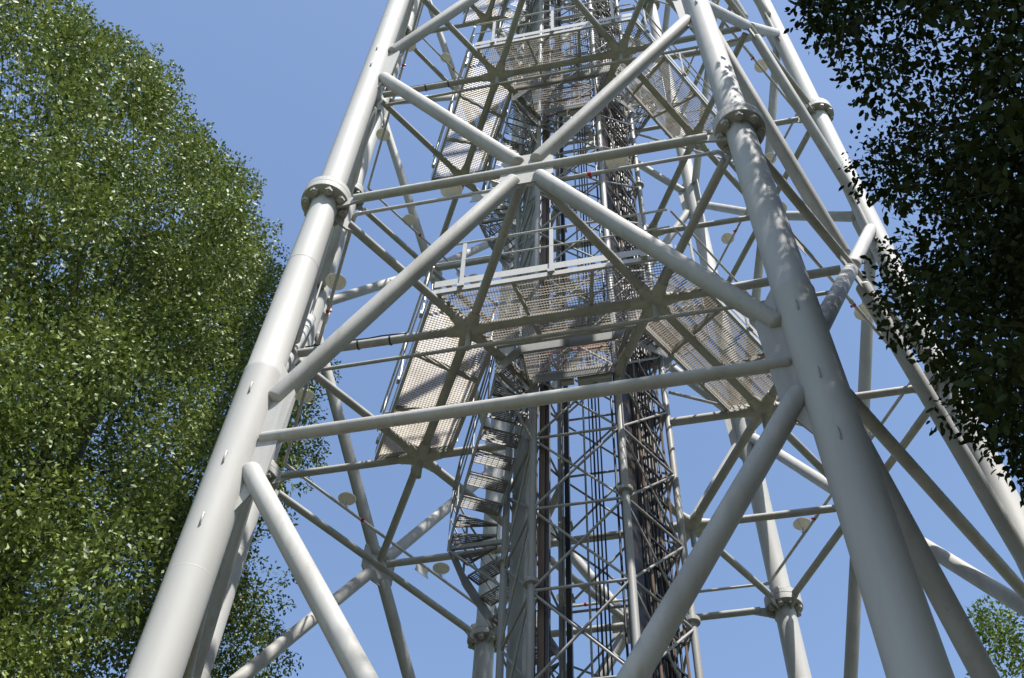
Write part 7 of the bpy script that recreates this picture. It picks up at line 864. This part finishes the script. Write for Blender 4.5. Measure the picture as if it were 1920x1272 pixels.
# ------------------------------------------------------------------ trees
def leaves(rng, cl, per, length, droop, aspect=.56, oval=False):
    """leaf blades spread through the clumps: each a folded four-cornered blade"""
    c = cl[:, :3]; r = cl[:, 3]
    n = (per * (r / r.mean()) ** 2).astype(int)
    idx = np.repeat(np.arange(len(cl)), n)
    N = len(idx)
    v = rng.normal(size=(N, 3)); v /= np.linalg.norm(v, axis=1)[:, None]
    rr = rng.random(N) ** .38 * (1 + .10 * rng.normal(size=N).clip(-1.5, 2))
    pos = c[idx] + v * (r[idx] * rr)[:, None] * np.array([1.0, 1.0, 1.15])
    # blade direction: outwards and hanging
    d = v * .7 + rng.normal(size=(N, 3)) * .55 + np.array([0, 0, -droop])
    d /= np.linalg.norm(d, axis=1)[:, None]
    up = v * .35 + rng.normal(size=(N, 3)) * .45 + np.array([0, 0, .6])
    s = np.cross(d, up); s /= np.linalg.norm(s, axis=1)[:, None] + 1e-9
    nn = np.cross(s, d)
    L = length * (.7 + .6 * rng.random(N))[:, None]
    W = L * aspect
    base = pos
    m = pos + d * L * .42
    if oval:
        V = np.empty((N, 6, 3))
        q = pos + d * L * .70
        l = pos + d * L * .26
        V[:, 0] = base
        V[:, 1] = l + s * W * .42 + nn * L * .04
        V[:, 2] = q + s * W * .36 + nn * L * .03
        V[:, 3] = pos + d * L - nn * L * .06
        V[:, 4] = q - s * W * .36 + nn * L * .03
        V[:, 5] = l - s * W * .42 + nn * L * .04
        return V
    V = np.empty((N, 4, 3))
    V[:, 0] = base
    V[:, 1] = m + s * W * .5 + nn * L * .05
    V[:, 2] = pos + d * L - nn * L * .06
    V[:, 3] = m - s * W * .5 + nn * L * .05
    return V

def leaf_object(name, V, mat, parent):
    N, K = V.shape[:2]
    me = bpy.data.meshes.new(name)
    me.vertices.add(N * K)
    me.vertices.foreach_set('co', V.reshape(-1).astype(np.float32))
    k = np.arange(N)[:, None] * K
    pat = [0, 1, 2, 0, 2, 3] if K == 4 else [0, 1, 5, 1, 2, 4, 1, 4, 5, 2, 3, 4]
    T = len(pat) // 3
    tri = (k + np.array([pat])).astype(np.int32).reshape(-1)
    me.loops.add(N * T * 3)
    me.loops.foreach_set('vertex_index', tri)
    me.polygons.add(N * T)
    me.polygons.foreach_set('loop_start', (np.arange(N * T) * 3).astype(np.int32))
    me.materials.append(mat)
    me.update(calc_edges=True)
    me.validate()
    o = link(name, me, parent)
    return o

def tree(name, label, base, data, trunk_r, top, nlimb, per, length, mat, seed, droop=.35, limb_to=.75, extra=None, oval=False, exname='upper_foliage', exper=170, exlen=1.7):
    cl = np.array(data, float).reshape(-1, 4) / 20.0
    rng = np.random.default_rng(seed)
    base = Vector(base)
    root = thing(name, label, 'tree', base)
    B = np.array(base)
    cl[:, :3] -= B
    # trunk
    top = Vector(top) - base
    pts = [Vector((0, 0, 0))] + [Vector((0, 0, 0)).lerp(top, f) + Vector((rng.normal() * .12, rng.normal() * .12, 0)) for f in (.08, .25, .45, .65, .85)] + [top]
    MB().path(pts, [trunk_r * 1.35, trunk_r * 1.05, trunk_r, trunk_r * .85, trunk_r * .65, trunk_r * .42, trunk_r * .2], 14).obj('trunk', M_BARK, root)
    # limbs to clusters of clumps, twigs to each clump
    P = cl[:, :3]
    cent = P[rng.choice(len(P), nlimb, replace=False)]
    for _ in range(6):
        lab = np.argmin(((P[:, None] - cent[None]) ** 2).sum(2), 1)
        cent = np.array([P[lab == k].mean(0) if (lab == k).any() else cent[k] for k in range(nlimb)])
    tw = MB()
    for k in range(nlimb):
        c = Vector(cent[k])
        f = min(.95, max(.22, (c.z / max(top.z, .1)) * .72 - .05))
        st = Vector((0, 0, 0)).lerp(top, f)
        en = st.lerp(c, limb_to)
        mp = st.lerp(en, .5) + Vector((rng.normal() * .25, rng.normal() * .25, .35))
        r0 = trunk_r * .36
        MB().path([st, st.lerp(mp, .5) + Vector((0, 0, .08)), mp, mp.lerp(en, .5) + Vector((0, 0, .06)), en], [r0, r0 * .8, r0 * .62, r0 * .45, r0 * .3], 8).obj('limb', M_BARK, root)
        for q in P[lab == k]:
            if rng.random() < .6:
                continue
            q = Vector(q)
            s0 = mp.lerp(en, rng.random())
            m = s0.lerp(q, .55) + Vector((rng.normal() * .12, rng.normal() * .12, .12 + rng.normal() * .08))
            tw.path([s0, m, q], [.013, .008, .003], 3)
    o = tw.obj('twigs', M_BARK, root); o['kind'] = 'stuff'
    if oval:
        big = cl[:, 3] > .42
        o = leaf_object('inner_foliage', leaves(rng, cl[big], per * .85, length * 1.0, droop), mat, root); o['kind'] = 'stuff'
        cl = cl[~big]
        per = per * (cl[:, 3].mean() / .46) ** 2
    V = leaves(rng, cl, per, length, droop, oval=oval)
    if extra is not None:
        ex = np.array(extra, float).reshape(-1, 4) / 20.0
        ex[:, :3] -= B
        o = leaf_object(exname, leaves(rng, ex, exper, length * exlen, droop), mat, root); o['kind'] = 'stuff'
    return root, V

root, V = tree('broadleaf_tree', 'tall sunlit tree with a rounded crown filling the left side', (-10.6, 1.2, 0), CL_TALL, .34, (-10.2, 1.0, 24), 32, 420, .072, M_LEAF_TALL, 11, .3, extra=CL_TALL_CORE, exname='inner_foliage', exper=430, exlen=1.5)
o = leaf_object('crown', V, M_LEAF_TALL, root); o['kind'] = 'stuff'
root, V = tree('broadleaf_tree', 'lower leafy tree with larger fresh leaves in the bottom left corner', (-8.2, -5.2, 0), CL_NEAR, .18, (-7.4, -5.2, 11.5), 14, 330, .074, M_LEAF_NEAR, 12, .45, extra=CL_NEAR_CORE, exname='inner_foliage', exper=330, exlen=1.5)
o = leaf_object('crown', V, M_LEAF_NEAR, root); o['kind'] = 'stuff'
root, V = tree('broadleaf_tree', 'dark shaded tree overhanging the upper right corner', (8.2, -8.4, 0), CL_DARK, .3, (7.0, -8.2, 17), 24, 290, .080, M_LEAF_DARK, 13, .55, extra=CL_DARK_TOP, oval=True)  # upper foliage lies out of view, extended to shade the right-hand leg
# the 300 blades nearest the camera are objects of their own, the rest one crown
cp = np.array(cam.matrix_world.translation) - np.array(root.location)
near = np.argsort(((V[:, 0] - cp) ** 2).sum(1))[:300]
blade = MB()
blade.v = [(0, 0, 0), (.235, .26, .04), (.20, .70, .03), (0, 1, -.06), (-.20, .70, .03), (-.235, .26, .04)]
for f in ((0, 1, 5), (1, 2, 4), (1, 4, 5), (2, 3, 4)):
    blade.face(f)
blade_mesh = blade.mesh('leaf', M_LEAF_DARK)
for k in near:
    v = [Vector(p) for p in V[k]]
    y = v[3] - v[0]; L = y.length; y.normalize()
    x = (v[1] - v[5]); x = (x - y * x.dot(y)).normalized()
    w = x.cross(y)
    mw = Matrix(((x.x, y.x, w.x, v[0].x), (x.y, y.y, w.y, v[0].y), (x.z, y.z, w.z, v[0].z), (0, 0, 0, 1))) @ Matrix.Scale(L, 4)
    link('leaf', blade_mesh, root, mw)
V = np.delete(V, near, axis=0)
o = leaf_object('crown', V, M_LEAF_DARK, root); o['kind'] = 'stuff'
root, V = tree('broadleaf_tree', 'small bright green treetop behind the legs in the bottom right corner', (9.8, 10.8, 0), CL_FAR, .28, (9.8, 10.8, 16), 12, 330, .10, M_LEAF_FAR, 14, .1)
o = leaf_object('crown', V, M_LEAF_FAR, root); o['kind'] = 'stuff'
